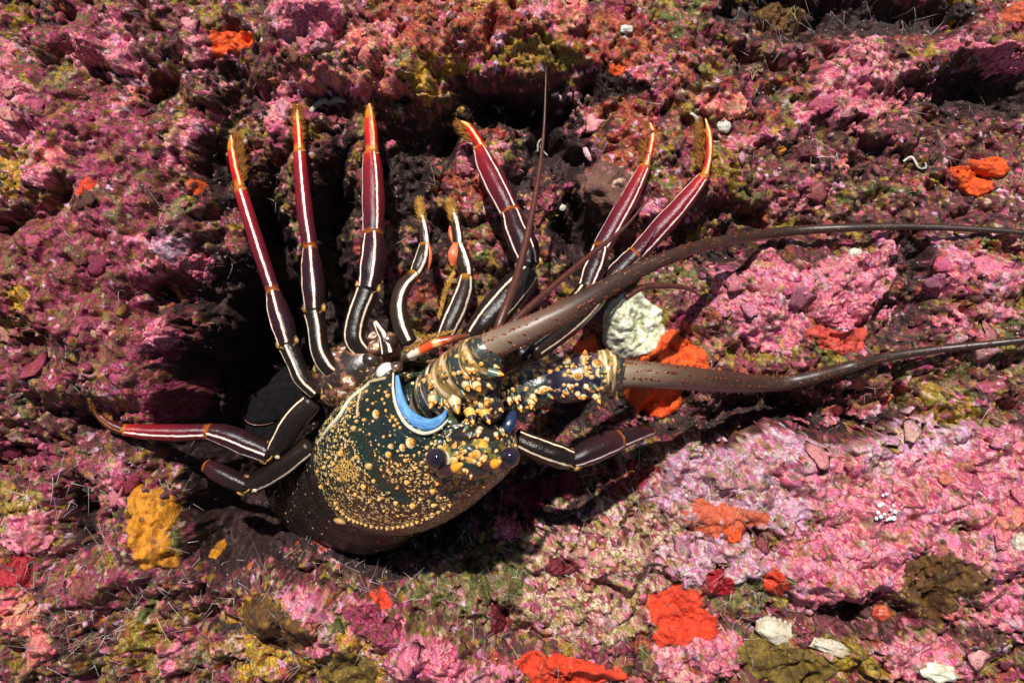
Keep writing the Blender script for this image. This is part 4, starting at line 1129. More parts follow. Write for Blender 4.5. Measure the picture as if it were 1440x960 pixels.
# pale side ridges of the carapace
ORANGERIM = soft_plain('orange_rim', (.52, .24, .07), .3, .3, (.34, .13, .03))
for pts, r, m in (([(444, 606), (455, 584), (474, 561), (497, 541), (524, 522), (540, 515)], 4.2, WHITE), ([(447, 623), (462, 603), (478, 585), (492, 563), (508, 549), (520, 540)], 3.4, PALE),
                  ([(442, 612), (449, 590), (468, 565), (492, 544)], 2.2, ORANGERIM)):
    q = on_shell(pts, 0.0006)
    if len(q) > 2: bead_tube('side_ridge', q, r * PS(100), m, carapace)

# --- spines and tubercles (shared meshes, set on the shell one by one)
def lathe_mesh(name, prof, n, mat):
    V, F, UV = [], [], []
    m = len(prof)
    for i, (r, z) in enumerate(prof):
        for j in range(n):
            a = 2 * PI * j / n
            V.append((r * math.cos(a), r * math.sin(a), z)); UV.append((i / (m - 1), j / n))
    for i in range(m - 1):
        for j in range(n):
            F.append((i * n + j, i * n + (j + 1) % n, (i + 1) * n + (j + 1) % n, (i + 1) * n + j))
    F.append(tuple((m - 1) * n + j for j in range(n)))
    me = bpy.data.meshes.new(name); me.from_pydata(V, [], F)
    me.polygons.foreach_set('use_smooth', [True] * len(me.polygons)); add_uv(me, 'UVMap', UV); me.update()
    me.materials.append(mat)
    return me
DOMEP = [(1.15, -.3), (1.0, .0), (.84, .28), (.64, .52), (.44, .78), (.24, 1.0), (.10, 1.12), (.02, 1.16)]
RINGP = [(1.2, -.3), (1.05, .1), (.9, .35), (.80, .42), (.66, .40), (.60, .55), (.46, .85), (.24, 1.0), (.05, 1.04)]
SPINEP = [(1.15, -.3), (1.0, .2), (.86, .6), (.74, 1.0), (.62, 1.35), (.48, 1.75), (.32, 2.1), (.16, 2.4), (.03, 2.58)]
M_DOME = {'o': lathe_mesh('orange_dome', DOMEP, 12, ORANGE), 'c': lathe_mesh('cream_dome', DOMEP, 12, CREAM),
          'r': lathe_mesh('ringed_dome', RINGP, 16, RINGED), 's': lathe_mesh('shell_spine', SPINEP, 12, SPINE),
          'b': lathe_mesh('banded_spine', SPINEP, 14, BANDED), 'g': lathe_mesh('green_spine', SPINEP, 12, GREENSPINE)}

def set_on(kind, p, direc, r, parent, el=1.0, name=None):
    z = direc.normalized()
    x = Vector((1, .2, .1)); x = (x - z * x.dot(z)).normalized(); y = z.cross(x)
    M = Matrix((( x.x, y.x, z.x), (x.y, y.y, z.y), (x.z, y.z, z.z))).to_4x4()
    o = link(name or ('spine' if kind in 'sbg' else 'tubercle'), M_DOME[kind], parent)
    o.matrix_local = Matrix.Translation(p - BASE) @ M @ Matrix.Diagonal((r * el, r / el ** .5, r, 1))
    return o

def bump_at(kind, x, y, r, parent, lean=None, el=1.0):
    """tubercle or spine at a picture point, leaning towards (dx, dy, dz) in picture sense"""
    h = cast(x, y)
    if not h: return None
    d = h[1].copy()
    if lean: d = (d * .35 + Vector((lean[0], -lean[1], lean[2])).normalized()).normalized()
    return set_on(kind, h[0], d, r * (H - h[0].z) / H / 1000.0, parent, el)

TUB = '''r 530 582 7.5|o 538 561 3.2|o 546 556 4.6|o 543 551 3.4|o 525 567 3|o 518 576 3|o 513 590 4|o 543 577 3.4|c 541 567 3|c 516 550 3.6|c 533 549 3|c 517 562 3.2|o 549 541 3|c 525 592 3|c 549 591 3.5|c 553 586 4|c 557 590 3.5|c 560 595 3.2|c 555 598 3.4|c 563 601 3.5|c 498 602 6|c 502 592 4
c 495 566 3.5|c 491 575 3.6|c 489 585 3.6|c 485 593 3.4|c 481 604 3|o 488 609 3|c 480 614 3|o 540 614 3|c 549 612 3|o 480 637 6|c 463 643 4|c 456 657 4|c 447 662 3|o 502 642 4.4|c 520 655 7|o 477 673 4|c 452 684 4|o 512 684 6|o 526 676 4.2|o 500 695 4|c 472 707 4|o 534 702 4|o 557 707 5|g 545 693 4
o 581 711 6.2|o 611 710 5.4|o 609 690 6|o 573 678 5.6|o 617 677 6.4|o 585 658 4.6|o 571 647 4.2|c 593 650 3.6|o 547 639 6.4|o 599 667 3|o 559 686 3|o 592 702 3.4|o 635 682 5|r 567 629 6.4|r 579 622 9.5|c 601 629 4.4|r 551 627 5|c 590 636 3.4|c 583 640 3|c 574 640 3|c 566 640 3|c 560 634 3.2|c 610 636 3.4
c 507 604 3|o 470 652 3.2|c 466 668 3|c 462 680 2.8|o 490 690 3|c 536 660 2.6|o 548 664 2.8|c 528 640 2.4|o 533 625 2.6|c 520 610 2.6|o 560 655 2.6|c 575 690 3|c 620 700 3|o 640 695 3.6|c 652 690 4|o 600 690 2.6|c 590 690 2.4|o 520 705 3|c 512 716 2.8|c 540 718 2.8|o 560 725 2.8|c 585 722 3|c 608 722 3'''
for e in TUB.replace('\n', '|').split('|'):
    t = e.split()
    bump_at('o' if t[0] == 'c' and random.random() < .45 else t[0], float(t[1]), float(t[2]), float(t[3]) * .76, carapace, (.62, -.35, .55), el=random.uniform(.85, 1.3))
row = catmull([(472, 713, 0), (484, 726, 0), (500, 736, 0), (520, 742, 0), (545, 745, 0), (568, 742, 0), (590, 735, 0), (614, 724, 0), (640, 707, 0)], 27)
for q in row: bump_at('c', q[0] + random.uniform(-.8, .8), q[1] - 3 + random.uniform(-.8, .8), random.uniform(2.2, 3.6), carapace)

def many_tubercles(name, n, seed, mat, rlo, rhi, pick):
    """small beads all over a surface, joined: too many and too small to count"""
    r = random.Random(seed); VV, FF, UV = [], [], []
    prof = [(1.0, -.3), (.8, .2), (.4, .5), (.05, .62)]
    k = 0
    for _ in range(n * 3):
        if k >= n: break
        x, y = r.uniform(438, 730), r.uniform(512, 755)
        if not pick(x, y): continue
        h = cast(x, y)
        if not h or h[1].z < 0.1: continue
        z = h[1]; ax = Vector((1, .2, .1)); ax = (ax - z * ax.dot(z)).normalized(); ay = z.cross(ax)
        rad = r.uniform(rlo, rhi) * PS(150); b0 = len(VV); e = r.uniform(.8, 1.4)
        for i, (pr, pz) in enumerate(prof):
            for j in range(6):
                a = 2 * PI * j / 6
                VV.append(h[0] + ax * math.cos(a) * pr * rad * e + ay * math.sin(a) * pr * rad / e + z * pz * rad); UV.append((i / 3, 0))
        for i in range(3):
            for j in range(6):
                FF.append((b0 + i * 6 + j, b0 + i * 6 + (j + 1) % 6, b0 + i * 6 + 6 + (j + 1) % 6, b0 + i * 6 + 6 + j))
        k += 1
    o = to_mesh(name, VV, FF, mat, carapace, UV); o['kind'] = 'stuff'
def clear(x, y, m=3):
    xa, ya = np.array([x]), np.array([y])
    if x > 596 and y < 668 or inside_poly(x, y, HEAD_OPEN): return False
    return line_dist(xa, ya, CERV)[0] > 8 and not (505 < x < 600 and 535 < y < 640 and r2(x, y))
def r2(x, y): return random.random() < .75
many_tubercles('small_beads', 420, 5, CREAM, .8, 1.8, clear)
many_tubercles('small_orange_beads', 160, 6, ORANGE, .8, 1.9, clear)

# --- abdomen, curling away under the carapace
def seg_band(c, r, tilt, i):
    return ell('abdomen_segment', c, r, ABDOMEN, lobster, 64, 24, tilt, lambda d: 1.0 + 0.012 * math.sin(d.z * 22 + i), True)
for i, (c, r) in enumerate([((532, 664, 48), (102, 92, 66)), ((523, 672, 10), (109, 97, 70)), ((510, 680, -26), (114, 98, 70)), ((497, 684, -62), (116, 96, 68)), ((484, 682, -100), (113, 93, 66))]):
    seg_band(c, r, .15, i)
mkbvh()
o = bump_at('c', 478, 733, 7, lobster, el=1.4)
if o: o.scale.z *= .3
DARKFAN.node_tree.nodes['Principled BSDF'].inputs['Specular IOR Level'].default_value = .05
fan_red = soft_plain('fan_edge_red', (.12, .03, .012))
for i, (x, y, t) in enumerate([(384, 566, -.5), (386, 602, -.1), (400, 550, -.95), (410, 634, .35)]):
    fan = ell('tail_fan', (x, y, -225 - 9 * i), (46, 25, 6), DARKFAN, lobster, 36, 12, t + PI)
    bead_tube('fan_edge', [P(x - 46.5 * math.cos(t) * math.cos(q) + 25.5 * math.sin(t) * math.sin(q), y - 46.5 * math.sin(t) * math.cos(q) - 25.5 * math.cos(t) * math.sin(q), -224 - 9 * i) for q in np.linspace(-1.3, 1.3, 12)], .0012, fan_red, fan)

# --- head: frons between the eyes, dark arch, membranes
head = ell('frons', (666, 641, 226), (50, 34, 42), FRONS, lobster, 48, 24, 0, lambda d: 1 + .05 * math.sin(d.x * 9) * math.cos(d.y * 8), True)
arch = ell('frontal_arch', (664, 614, 214), (44, 24, 44), FRONT, lobster, 40, 20, 0, None, True)
plate = ell('antennular_plate', (676, 566, 216), (34, 34, 34), DARKPED, lobster, 40, 20, 0, lambda d: 1 + .05 * math.sin(d.x * 11) * math.cos(d.y * 9), True)
EYE, nt, b = new_mat('eye_glass')
fc = nd(nt, 'LayerWeight', {'Blend': .35}).outputs['Facing']
nt.links.new(ramp(nt, fc, [(0, (.012, .008, .016)), (.55, (.020, .013, .024)), (.8, (.10, .07, .07)), (1, (.30, .2, .16))]), b.inputs['Base Color'])
b.inputs['Roughness'].default_value = .08; b.inputs['Coat Weight'].default_value = .6
for x, y, z, r in ((614, 645, 262, 15.4), (717, 643, 252, 14.4)):
    e = ell('eye', (x, y, z), (r, r, r * .95), EYE, lobster, 32, 20)
    st = ell('eye_stalk', (x + (6 if x < 660 else -6), y + 3, z - 9), (r * 1.06, r * 1.02, r * .8), PALE if x < 660 else FRONT, e, 24, 14)
tube('blue_membrane', [(558, 528, 196), (561, 552, 206), (568, 574, 216), (584, 591, 228), (604, 597, 238), (620, 589, 244), (628, 577, 240)], [3, 5.5, 7.5, 9.5, 9, 6, 2], BLUE, lobster, 18, 36, .5, cast=True)
bead_tube('membrane_rim', [P(*q) for q in ((553, 524, 204), (553, 550, 214), (559, 576, 224), (573, 598, 234), (594, 609, 244), (615, 604, 250), (630, 590, 250))], .0024, PALE, lobster)
ell('blue_lobe', (686, 541, 242), (12, 10, 9), BLUE, lobster, 24, 14)
tube('dark_blue_membrane', [(706, 612, 214), (716, 597, 214), (722, 578, 206)], [5, 9, 6], NAVY, lobster, 16, 16, .6)
ell('cheek_lobe', (633, 596, 230), (16, 13, 12), soft_plain('olive_shell', (.05, .07, .03), .3, .3), lobster, 24, 14)

# antenna bases (peduncles) and their long flagella
ped1 = tube('antenna_base', [(612, 572, 160), (622, 558, 188), (634, 546, 208), (642, 540, 216)], [36, 44, 46, 42], PEDUNCLE_BAND, lobster, 40, 30, cast=True, ripple=lambda u, a: .02 * math.sin(u * 20))
ped1b = tube('antenna_joint', [(636, 542, 212), (652, 528, 232), (668, 516, 246), (676, 510, 250)], [38, 42, 41, 34], PEDUNCLE, lobster, 40, 24, cast=True, ripple=lambda u, a: .03 * math.sin(u * 14 + a))
ped1c = tube('antenna_collar', [(664, 516, 246), (676, 504, 260), (688, 494, 268), (694, 490, 268)], [32, 34, 29, 20], PEDUNCLE, lobster, 36, 20, cast=True, ripple=lambda u, a: .05 * math.sin(3 * a + u * 6))
ped2 = tube('antenna_base', [(700, 572, 170), (726, 554, 180), (752, 542, 186), (776, 538, 188)], [26, 33, 33, 28], DARKPED, lobster, 32, 26, cast=True, ripple=lambda u, a: .04 * math.sin(4 * a + u * 9))
ped2b = tube('antenna_joint', [(772, 538, 190), (796, 534, 194), (826, 528, 196), (850, 524, 196)], [27, 33, 33, 28], PURPLE, lobster, 32, 24, cast=True)
ped2c = tube('antenna_collar', [(842, 524, 198), (856, 523, 198), (870, 524, 198), (876, 525, 198)], [30, 31, 26, 20], PEDUNCLE, lobster, 32, 16, cast=True, ripple=lambda u, a: .05 * math.sin(3 * a + 5 * u))

def thorns(name, parent, pts, rads, n, seed, side):
    """rows of small thorns down a flagellum, joined: too small to pick apart"""
    r = random.Random(seed); Q = catmull([(p[0], p[1], p[2], q) for p, q in zip(pts, rads)], 400)
    V, F = [], []
    for k in range(n):
        i = min(397, int(398 * (k / n) ** 1.25)) + 1
        c = P(*Q[i][:3]); t = (P(*Q[i + 1][:3]) - P(*Q[i - 1][:3])).normalized(); rad = Q[i][3] * PS(Q[i][2])
        up = Vector((0, 0, 1)); up = (up - t * up.dot(t)).normalized(); sd = t.cross(up)
        a = r.choice(side) + r.uniform(-.08, .08)
        n_ = up * math.cos(a) + sd * math.sin(a); p = c + n_ * rad * .97
        w = r.uniform(1.4, 2.8) * PS(250) * (0.4 + .6 * rad / .018); L = w * 2.2; s2 = t.cross(n_)
        b0 = len(V)
        for q in range(5):
            aa = q * 2 * PI / 5; V.append(p + (t * math.cos(aa) + s2 * math.sin(aa)) * w)
        V.append(p + n_ * L + t * L * .8)
        F += [(b0 + q, b0 + (q + 1) % 5, b0 + 5) for q in range(5)]
    o = to_mesh(name, V, F, THORN, parent); o['kind'] = 'stuff'

F1 = ([(682, 490, 272), (720, 473, 280), (762, 454, 282), (808, 431, 276), (852, 405, 262), (902, 378, 236), (950, 358, 206), (1002, 342, 172), (1100, 326, 124), (1200, 320, 100), (1300, 319, 92), (1440, 327, 100), (1560, 342, 110)], [20, 19, 17.5, 16, 13.5, 11, 9.4, 8.2, 6.8, 5.8, 5.0, 4.0, 3.2])
def settle(F, x0, lift):                  # the far ends trail close over the rock
    out = []
    for x, y, z in F[0]:
        t = min(1, max(0, (x - x0) / 130))
        g = float(ground(min(x, 1470), y)[2]) + lift if t > 0 else 0
        out.append((x, y, z * (1 - t) + max(g, 30) * t))
    return (out, F[1])
F1 = settle(F1, 960, 30)
fl1 = tube('antenna', F1[0], F1[1], FLAGELLUM, lobster, 24, 150, cast=True)
F2 = ([(866, 525, 198), (900, 526, 194), (940, 529, 184), (1000, 535, 160), (1050, 539, 138), (1100, 538, 116), (1150, 528, 100), (1200, 514, 92), (1240, 503, 90), (1320, 491, 94), (1440, 478, 104), (1560, 462, 112)], [19, 18.4, 17.4, 15.6, 13, 11, 9.6, 8, 6.8, 5.8, 5.0, 4.0])
F2 = settle(F2, 960, 26)
fl2 = tube('antenna', F2[0], F2[1], FLAGELLUM, lobster, 24, 150, cast=True)
thorns('thorns', fl1, *F1, 300, 3, (-1.5, -1.0, -.45, .25, .8, 1.4))
thorns('thorns', fl2, *F2, 340, 4, (-1.55, -1.5, -.9, -.3, .3, 1.5))
for pts, rr in (([(698, 466, 262), (712, 430, 250), (728, 385, 226), (744, 320, 196), (757, 250, 166), (765, 180, 140), (768, 95, 120)], [6, 6.2, 5.6, 4.8, 3.4, 2, .9]),
                ([(712, 464, 250), (735, 440, 240), (790, 392, 210), (838, 352, 180), (880, 318, 160), (926, 262, 140)], [5, 5, 4.4, 3.6, 2.4, .8]),
                ([(880, 418, 236), (905, 404, 226), (945, 402, 214), (968, 406, 206), (986, 416, 200)], [4.5, 4.6, 4.0, 2.8, 1])):
    tube('antennule', pts, rr, ANTENNULE, lobster, 12, 50)

mkbvh()
# spines and tubercles of the head and antenna bases: kind x y r [lean dx dy dz]
HEADB = '''s 639 562 9 .5 .9 .7|s 609 560 7 -.1 .9 .6|r 571 532 5.4|r 604 530 5.6|o 596 535 4.6|o 589 541 4|o 638 526 4.4|r 656 529 6.6|s 655 541 6 .5 .6 .8|s 669 541 6.4 .5 .5 .8|o 615 503 5|g 692 523 7 1 0 .35|o 671 467 5|c 654 496 6|c 656 479 4.4|o 664 510 5|o 677 512 4.4|c 642 500 4|c 626 520 4
r 665 566 7|r 683 567 9.5|c 654 568 5.5|c 692 562 5|c 648 580 4|o 640 578 4|b 662 580 8 .35 .75 .55|b 681 580 8.4 .4 .75 .55|c 655 590 3.4|o 672 578 4|o 690 575 3.4|c 697 580 3.6
o 639 627 5|o 652 623 4|o 660 646 6|o 674 652 5.5|o 650 634 5|o 668 619 2.8|o 671 628 3.6|o 669 639 8|o 662 640 5|o 646 641 6.4|o 639 647 7|o 680 645 7|c 667 649 5|o 683 626 3.8|o 698 634 4|s 616 676 5 0 .3 1|s 642 670 6 .1 .4 1|s 676 675 6 .3 .5 1|o 627 664 4|c 617 663 4|o 690 660 3.6|o 655 660 3.6|c 634 666 3
s 730 613 6 .9 .3 .6|c 717 601 4|o 724 626 3.6|s 748 591 5 .7 .7 .5|r 765 512 6.5|r 765 549 7.5|o 771 547 4|c 754 528 4.4|o 750 560 5|g 778 580 6.2 .1 1 .4|g 786 566 7.4 .9 1 .35|s 748 563 5.6 -.1 1 .6|o 773 522 5|r 758 498 6 .2 -.9 .6|o 726 540 4.8|o 727 527 4.4|c 714 560 4|o 714 566 3.6|c 730 575 4|c 742 573 4
r 813 529 7|r 840 511 8|c 794 527 3.6|c 804 528 4|c 793 541 3.2|c 805 543 3.6|c 811 541 3.4|c 823 520 5|c 826 526 4.6|c 832 530 4.4|c 820 512 3.6|r 796 552 6|o 793 556 4|r 820 558 6|s 828 562 5 .5 1 .5|s 838 556 6 .3 .6 .7|g 848 564 5.6 .7 .9 .4|g 870 561 6.4 1 .25 .4|s 797 508 5 -.1 -1 .7|s 822 503 5 .1 -1 .7|c 809 516 3|o 784 519 4|c 851 536 4|c 846 546 4.4|o 860 512 3.6'''
for e in HEADB.replace('\n', '|').split('|'):
    t = e.split(); f = [float(v) for v in t[1:]]
    o = bump_at(t[0], f[0], f[1], f[2] * (.85 if t[0] in 'cor' else 1.1), lobster, tuple(f[3:6]) if len(f) > 3 else None, random.uniform(.9, 1.2))
    if o and t[0] == 'c': o.scale.z *= .45
rs = random.Random(12)
def spiny(cx, cy, rx, ry, n, axis, lo, hi):
    for _ in range(n):                    # more forward-pointing thorns around the head and antenna bases
        a = rs.uniform(0, 2 * PI); q = math.sqrt(rs.uniform(.15, 1))
        x, y = cx + rx * q * math.cos(a), cy + ry * q * math.sin(a)
        bump_at(rs.choice('sssgo'), x, y, rs.uniform(lo, hi), lobster, (axis[0] + .8 * math.cos(a) * q, axis[1] + .8 * math.sin(a) * q, .5), rs.uniform(.85, 1.1))
spiny(636, 548, 34, 34, 14, (.5, .5), 3, 4.6)
spiny(676, 520, 28, 26, 10, (.7, .4), 2.6, 4.2)
spiny(740, 548, 36, 26, 20, (.7, .5), 3, 5)
spiny(816, 530, 40, 24, 14, (.8, .5), 2.6, 4.2)
spiny(668, 652, 46, 24, 16, (0, .9), 2.6, 4)
spiny(690, 596, 36, 22, 14, (.1, 1), 3, 4.6)

tube('horn', [(650, 652, 292), (641, 657, 284), (631, 661, 272), (621, 663, 254)], [2.4, 7.6, 8.6, 9], HORN, lobster, 18, 20)
tube('horn', [(704, 648, 284), (696, 652, 276), (687, 653, 266), (677, 651, 252)], [2.4, 7.4, 8.2, 8.6], HORN, lobster, 18, 20)
for o in [x for x in lobster.children if x.name.startswith('horn')]:
    o.data.uv_layers['UVMap'].data.foreach_set('uv', [v for l in o.data.uv_layers['UVMap'].data for v in (1 - l.uv[0], l.uv[1])])

# mouth-part with red and white marks above the carapace, pale joint
MOUTH, nt, b = new_mat('red_white_mouthpart')
u, a = sep(nt, uvnode(nt, 'UVMap'))
wobm = mth(nt, 'MULTIPLY_ADD', noise(nt, objco(nt), 120, 2, .5), .08, -.04)
nt.links.new(ramp(nt, mth(nt, 'ADD', u, wobm), [(0, (.05, .03, .02)), (.14, (.05, .03, .02)), (.18, (.74, .64, .50)), (.30, (.78, .62, .45)), (.35, (.64, .10, .015)), (.50, (.60, .05, .01)), (.545, (.74, .42, .16)), (.60, (.70, .36, .12)), (.64, (.50, .05, .012)), (.78, (.16, .04, .02)), (1, (.12, .05, .02))]), b.inputs['Base Color'])
b.inputs['Roughness'].default_value = .25; b.inputs['Coat Weight'].default_value = .4
mouth = tube('mouthpart', [(566, 505, 165), (580, 498, 176), (598, 488, 184), (618, 481, 188), (640, 475, 186), (660, 472, 178)], [4, 6.5, 7.5, 6.8, 5.2, 3], MOUTH, lobster, 20, 40, ripple=lambda u, a: .10 * math.sin(u * 17 + a))
ell('pale_joint', (543, 522, 150), (15, 12, 12), WHITE, lobster, 24, 14, -.5)
ell('pale_joint', (556, 516, 152), (13, 8, 9), COXA, lobster, 24, 14, -.3)
ell('sternum', (500, 520, 74), (72, 44, 46), COXA, lobster, 40, 20, -.6)

def bristles(parent, pts, n, lmin, lmax, sides, mat, seed, lean=.6):
    """comb of stiff hairs along a line of picture points, joined"""
    r = random.Random(seed); Q = catmull(pts, 120); V, F = [], []
    for k in range(n):
        i = r.randint(1, 118); c = P(*Q[i]); t = (P(*Q[i - 1]) - P(*Q[i + 1])).normalized()
        up = Vector((0, 0, 1)); up = (up - t * up.dot(t)).normalized(); sd = up.cross(t)
        a = r.choice(sides) + r.gauss(0, .45)
        d = (up * math.cos(a) + sd * math.sin(a) + t * r.uniform(.1, lean * 1.6)).normalized()
        L = .95 * r.uniform(lmin, lmax) * PS(Q[i][2]) * (.6 + .4 * math.sin(PI * i / 119)); w = .0006
        s2 = d.cross(Vector((r.uniform(-1, 1), r.uniform(-1, 1), r.uniform(-1, 1)))).normalized(); s3 = d.cross(s2)
        m = c + d * L * .55 + t * L * .06; e = c + d * L + t * L * .22
        b0 = len(V)
        for cc, ww in ((c, w), (m, w * .75)):
            V += [cc + s2 * ww, cc - s2 * .5 * ww + s3 * .87 * ww, cc - s2 * .5 * ww - s3 * .87 * ww]
        V.append(e)
        for q in range(3):
            F.append((b0 + q, b0 + (q + 1) % 3, b0 + 3 + (q + 1) % 3, b0 + 3 + q)); F.append((b0 + 3 + q, b0 + 3 + (q + 1) % 3, b0 + 6))
    o = to_mesh('bristles', V, F, mat, parent); o['kind'] = 'stuff'
    return o

def knobs(parent, x, y, z, d, w):
    """two gold condyles and the scalloped gold rim between them at the body end of a carpus; d = direction towards the body"""
    n = (-d[1], d[0])
    for s in (-1, 1):
        ell('joint_knob', (x + s * w * n[0] - 5 * d[0], y + s * w * n[1] - 5 * d[1], z + 1), (3.6, 6.6, 4.6), GOLD, parent, 16, 10, math.atan2(n[1], n[0]))
    pts = []
    for s in np.linspace(-1, 1, 9):
        f = 7 * (1 - s * s) - 3
        pts.append(P(x + s * w * n[0] + f * d[0], y + s * w * n[1] + f * d[1], z + 2 + math.sqrt(max(0, 1 - s * s)) * w * .8))
    bead_tube('joint_rim', pts, .0015, GOLD, parent)
    ell('joint_button', (x + 11 * d[0], y + 11 * d[1], z + w * .8 + 1), (3.4, 4.2, 3.4), CREAM_PLAIN, parent, 14, 8, math.atan2(n[1], n[0]))
CREAM_PLAIN = soft_plain('cream_button', (.72, .52, .32), .25, .4)

# legs: tip-to-body joints.  points are picture pixels + mm
def leg(merus, carpus, propodus, dactyl, hair=None, st=None, knob=True, dmat=DACTYL, hmat=BRISTLE):
    st = st or {}
    L = tube('leg', *merus, MERUS, lobster, 20, 30, a1=st.get('m', (0, None))[0], a2=st.get('m', (0, None))[1], cast=False)
    if carpus: tube('carpus', *carpus, CARPUS, L, 22, 24, a1=st.get('c', (0, None))[0], a2=st.get('c', (0, None))[1])
    if propodus: tube('propodus', *propodus, PROPODUS, L, 22, 28, a1=st.get('p', (0, None))[0], a2=st.get('p', (0, None))[1])
    if dactyl: tube('dactyl', *dactyl, dmat, L, 18, 26, a1=st.get('d', (0, None))[0])
    if hair: bristles(L, *hair[:5], hmat, len(lobster.children), hair[5])
    if knob and carpus:
        p, q = carpus[0][-2], carpus[0][-1]; dx, dy = q[0] - p[0], q[1] - p[1]; n = math.hypot(dx, dy)
        knobs(L, q[0], q[1], q[2], (dx / n, dy / n), carpus[1][-1] * .95)
    if propodus:
        q = propodus[0][0]
        ell('joint_ring', (q[0], q[1], q[2]), (propodus[1][0] * .98, 3.6, propodus[1][0] * .96), GOLD, L, 20, 10)
    return L

B = (-1.35, 1.2, .5)
leg(([(406, 488, 90), (414, 506, 98), (426, 532, 102), (446, 552, 98)], [15.5, 14, 14, 12]), ([(384, 410, 64), (391, 436, 74), (399, 462, 84), (405, 486, 90)], [11, 17, 18, 14]),
    ([(338, 266, 26), (350, 306, 36), (366, 356, 48), (384, 410, 64)], [10, 11, 11.5, 10.5]), ([(325, 190, 12), (326, 208, 18), (331, 236, 24), (338, 264, 26)], [1, 6.5, 8, 8]),
    ([(327, 190, 14), (333, 225, 22), (341, 258, 26)], 380, 11, 24, (-1.5, -.9), .5), {'m': (.25, 1.25), 'c': (.1, 1.15), 'p': (.05, None), 'd': (-.1, None)})
leg(([(442, 440, 84), (446, 462, 92), (450, 492, 100), (464, 516, 102), (480, 528, 96)], [16.5, 14.5, 15, 16, 12]), ([(436, 348, 60), (438, 376, 70), (441, 408, 78), (442, 438, 84)], [11, 16, 18, 14]),
    ([(421, 212, 24), (424, 250, 34), (429, 300, 46), (436, 348, 60)], [9.5, 11, 12.5, 11]), ([(418, 146, 8), (418, 166, 14), (420, 190, 20), (421, 212, 24)], [1, 6, 7.5, 8.5]),
    ([(418, 148, 12), (420, 180, 18), (422, 208, 24)], 380, 9, 17, (-1.3, 1.3), .7), {'m': (-.1, 1.2), 'c': (0, 1.2), 'p': (0, None), 'd': (-.1, None)})
leg(([(516, 410, 92), (508, 430, 98), (500, 456, 104), (500, 480, 106), (516, 498, 104)], [19, 18, 18, 18, 13]), ([(525, 330, 68), (525, 352, 78), (522, 380, 86), (517, 408, 92)], [15, 19, 20, 16]),
    ([(522, 216, 30), (524, 246, 40), (525, 290, 54), (525, 330, 68)], [13, 16, 17.5, 16]), ([(519, 142, 14), (520, 164, 20), (522, 190, 26), (523, 214, 30)], [1, 7.5, 10, 10]),
    ([(519, 150, 18), (521, 182, 24), (523, 208, 28)], 300, 6, 14, (-1.4, 1.4), .4), {'m': (-.5, .95), 'c': (-.1, 1.0), 'p': (-.35, 1.25), 'd': (-.35, None)})
# two slender mouth-legs with orange flaps
la = tube('leg', [(584, 384, 96), (568, 402, 108), (560, 430, 118), (566, 462, 126), (576, 482, 128)], [9, 11.5, 13, 14, 12], PALP, lobster, 18, 34, a1=-.15, a2=None)
tube('carpus', [(597, 344, 82), (594, 360, 90), (588, 376, 95), (583, 386, 96)], [8, 10.5, 10.5, 8], PALP, la, 18, 18, a1=-.5, a2=1.2)
tube('dactyl', [(589, 282, 60), (592, 304, 68), (596, 326, 76), (598, 346, 82)], [2, 6, 8, 8], PALP, la, 18, 18, a1=-.5)
bristles(la, [(589, 280, 64), (592, 300, 70), (594, 322, 76)], 300, 6, 14, (-1.4, 1.4, .2), BRISTLE_GOLD, 41)
tube('flap', [(602, 340, 84), (604, 360, 86), (602, 378, 84)], [1.5, 4, 2], ORANGEFLAP, la, 14, 14)
lb = tube('leg', [(656, 388, 104), (652, 410, 112), (642, 436, 120), (630, 462, 126), (622, 480, 126)], [10, 14, 16, 15, 12], PALP, lobster, 18, 34, a1=-.8, a2=.9)
tube('carpus', [(645, 344, 90), (650, 358, 96), (655, 374, 102), (657, 388, 104)], [8, 11, 11, 9], PALP, lb, 18, 18, a1=-.4)
tube('dactyl', [(632, 282, 66), (637, 300, 74), (642, 322, 84), (645, 346, 90)], [2, 6, 8, 8], PALP, lb, 18, 18, a1=-.4)
bristles(lb, [(632, 280, 70), (636, 298, 76), (641, 320, 84)], 340, 6, 15, (-1.4, 1.4, .2), BRISTLE_GOLD, 42)
bristles(lb, [(640, 385, 100), (630, 410, 106), (618, 450, 112)], 300, 5, 13, (1.4, 1.0), BRISTLE_GOLD, 43)
tube('flap', [(641, 342, 96), (638, 358, 100), (636, 374, 98)], [4, 8.5, 3], ORANGEFLAP, lb, 16, 16, .6)
tube('flap', [(633, 318, 80), (634, 330, 84), (637, 342, 86)], [1.5, 3.5, 1.5], ORANGEFLAP, lb, 14, 14)
bristles(mouth, [(572, 494, 180), (600, 476, 192), (640, 466, 190)], 200, 4, 9, (-1.2, -.7, .9), BRISTLE_GOLD, 44)

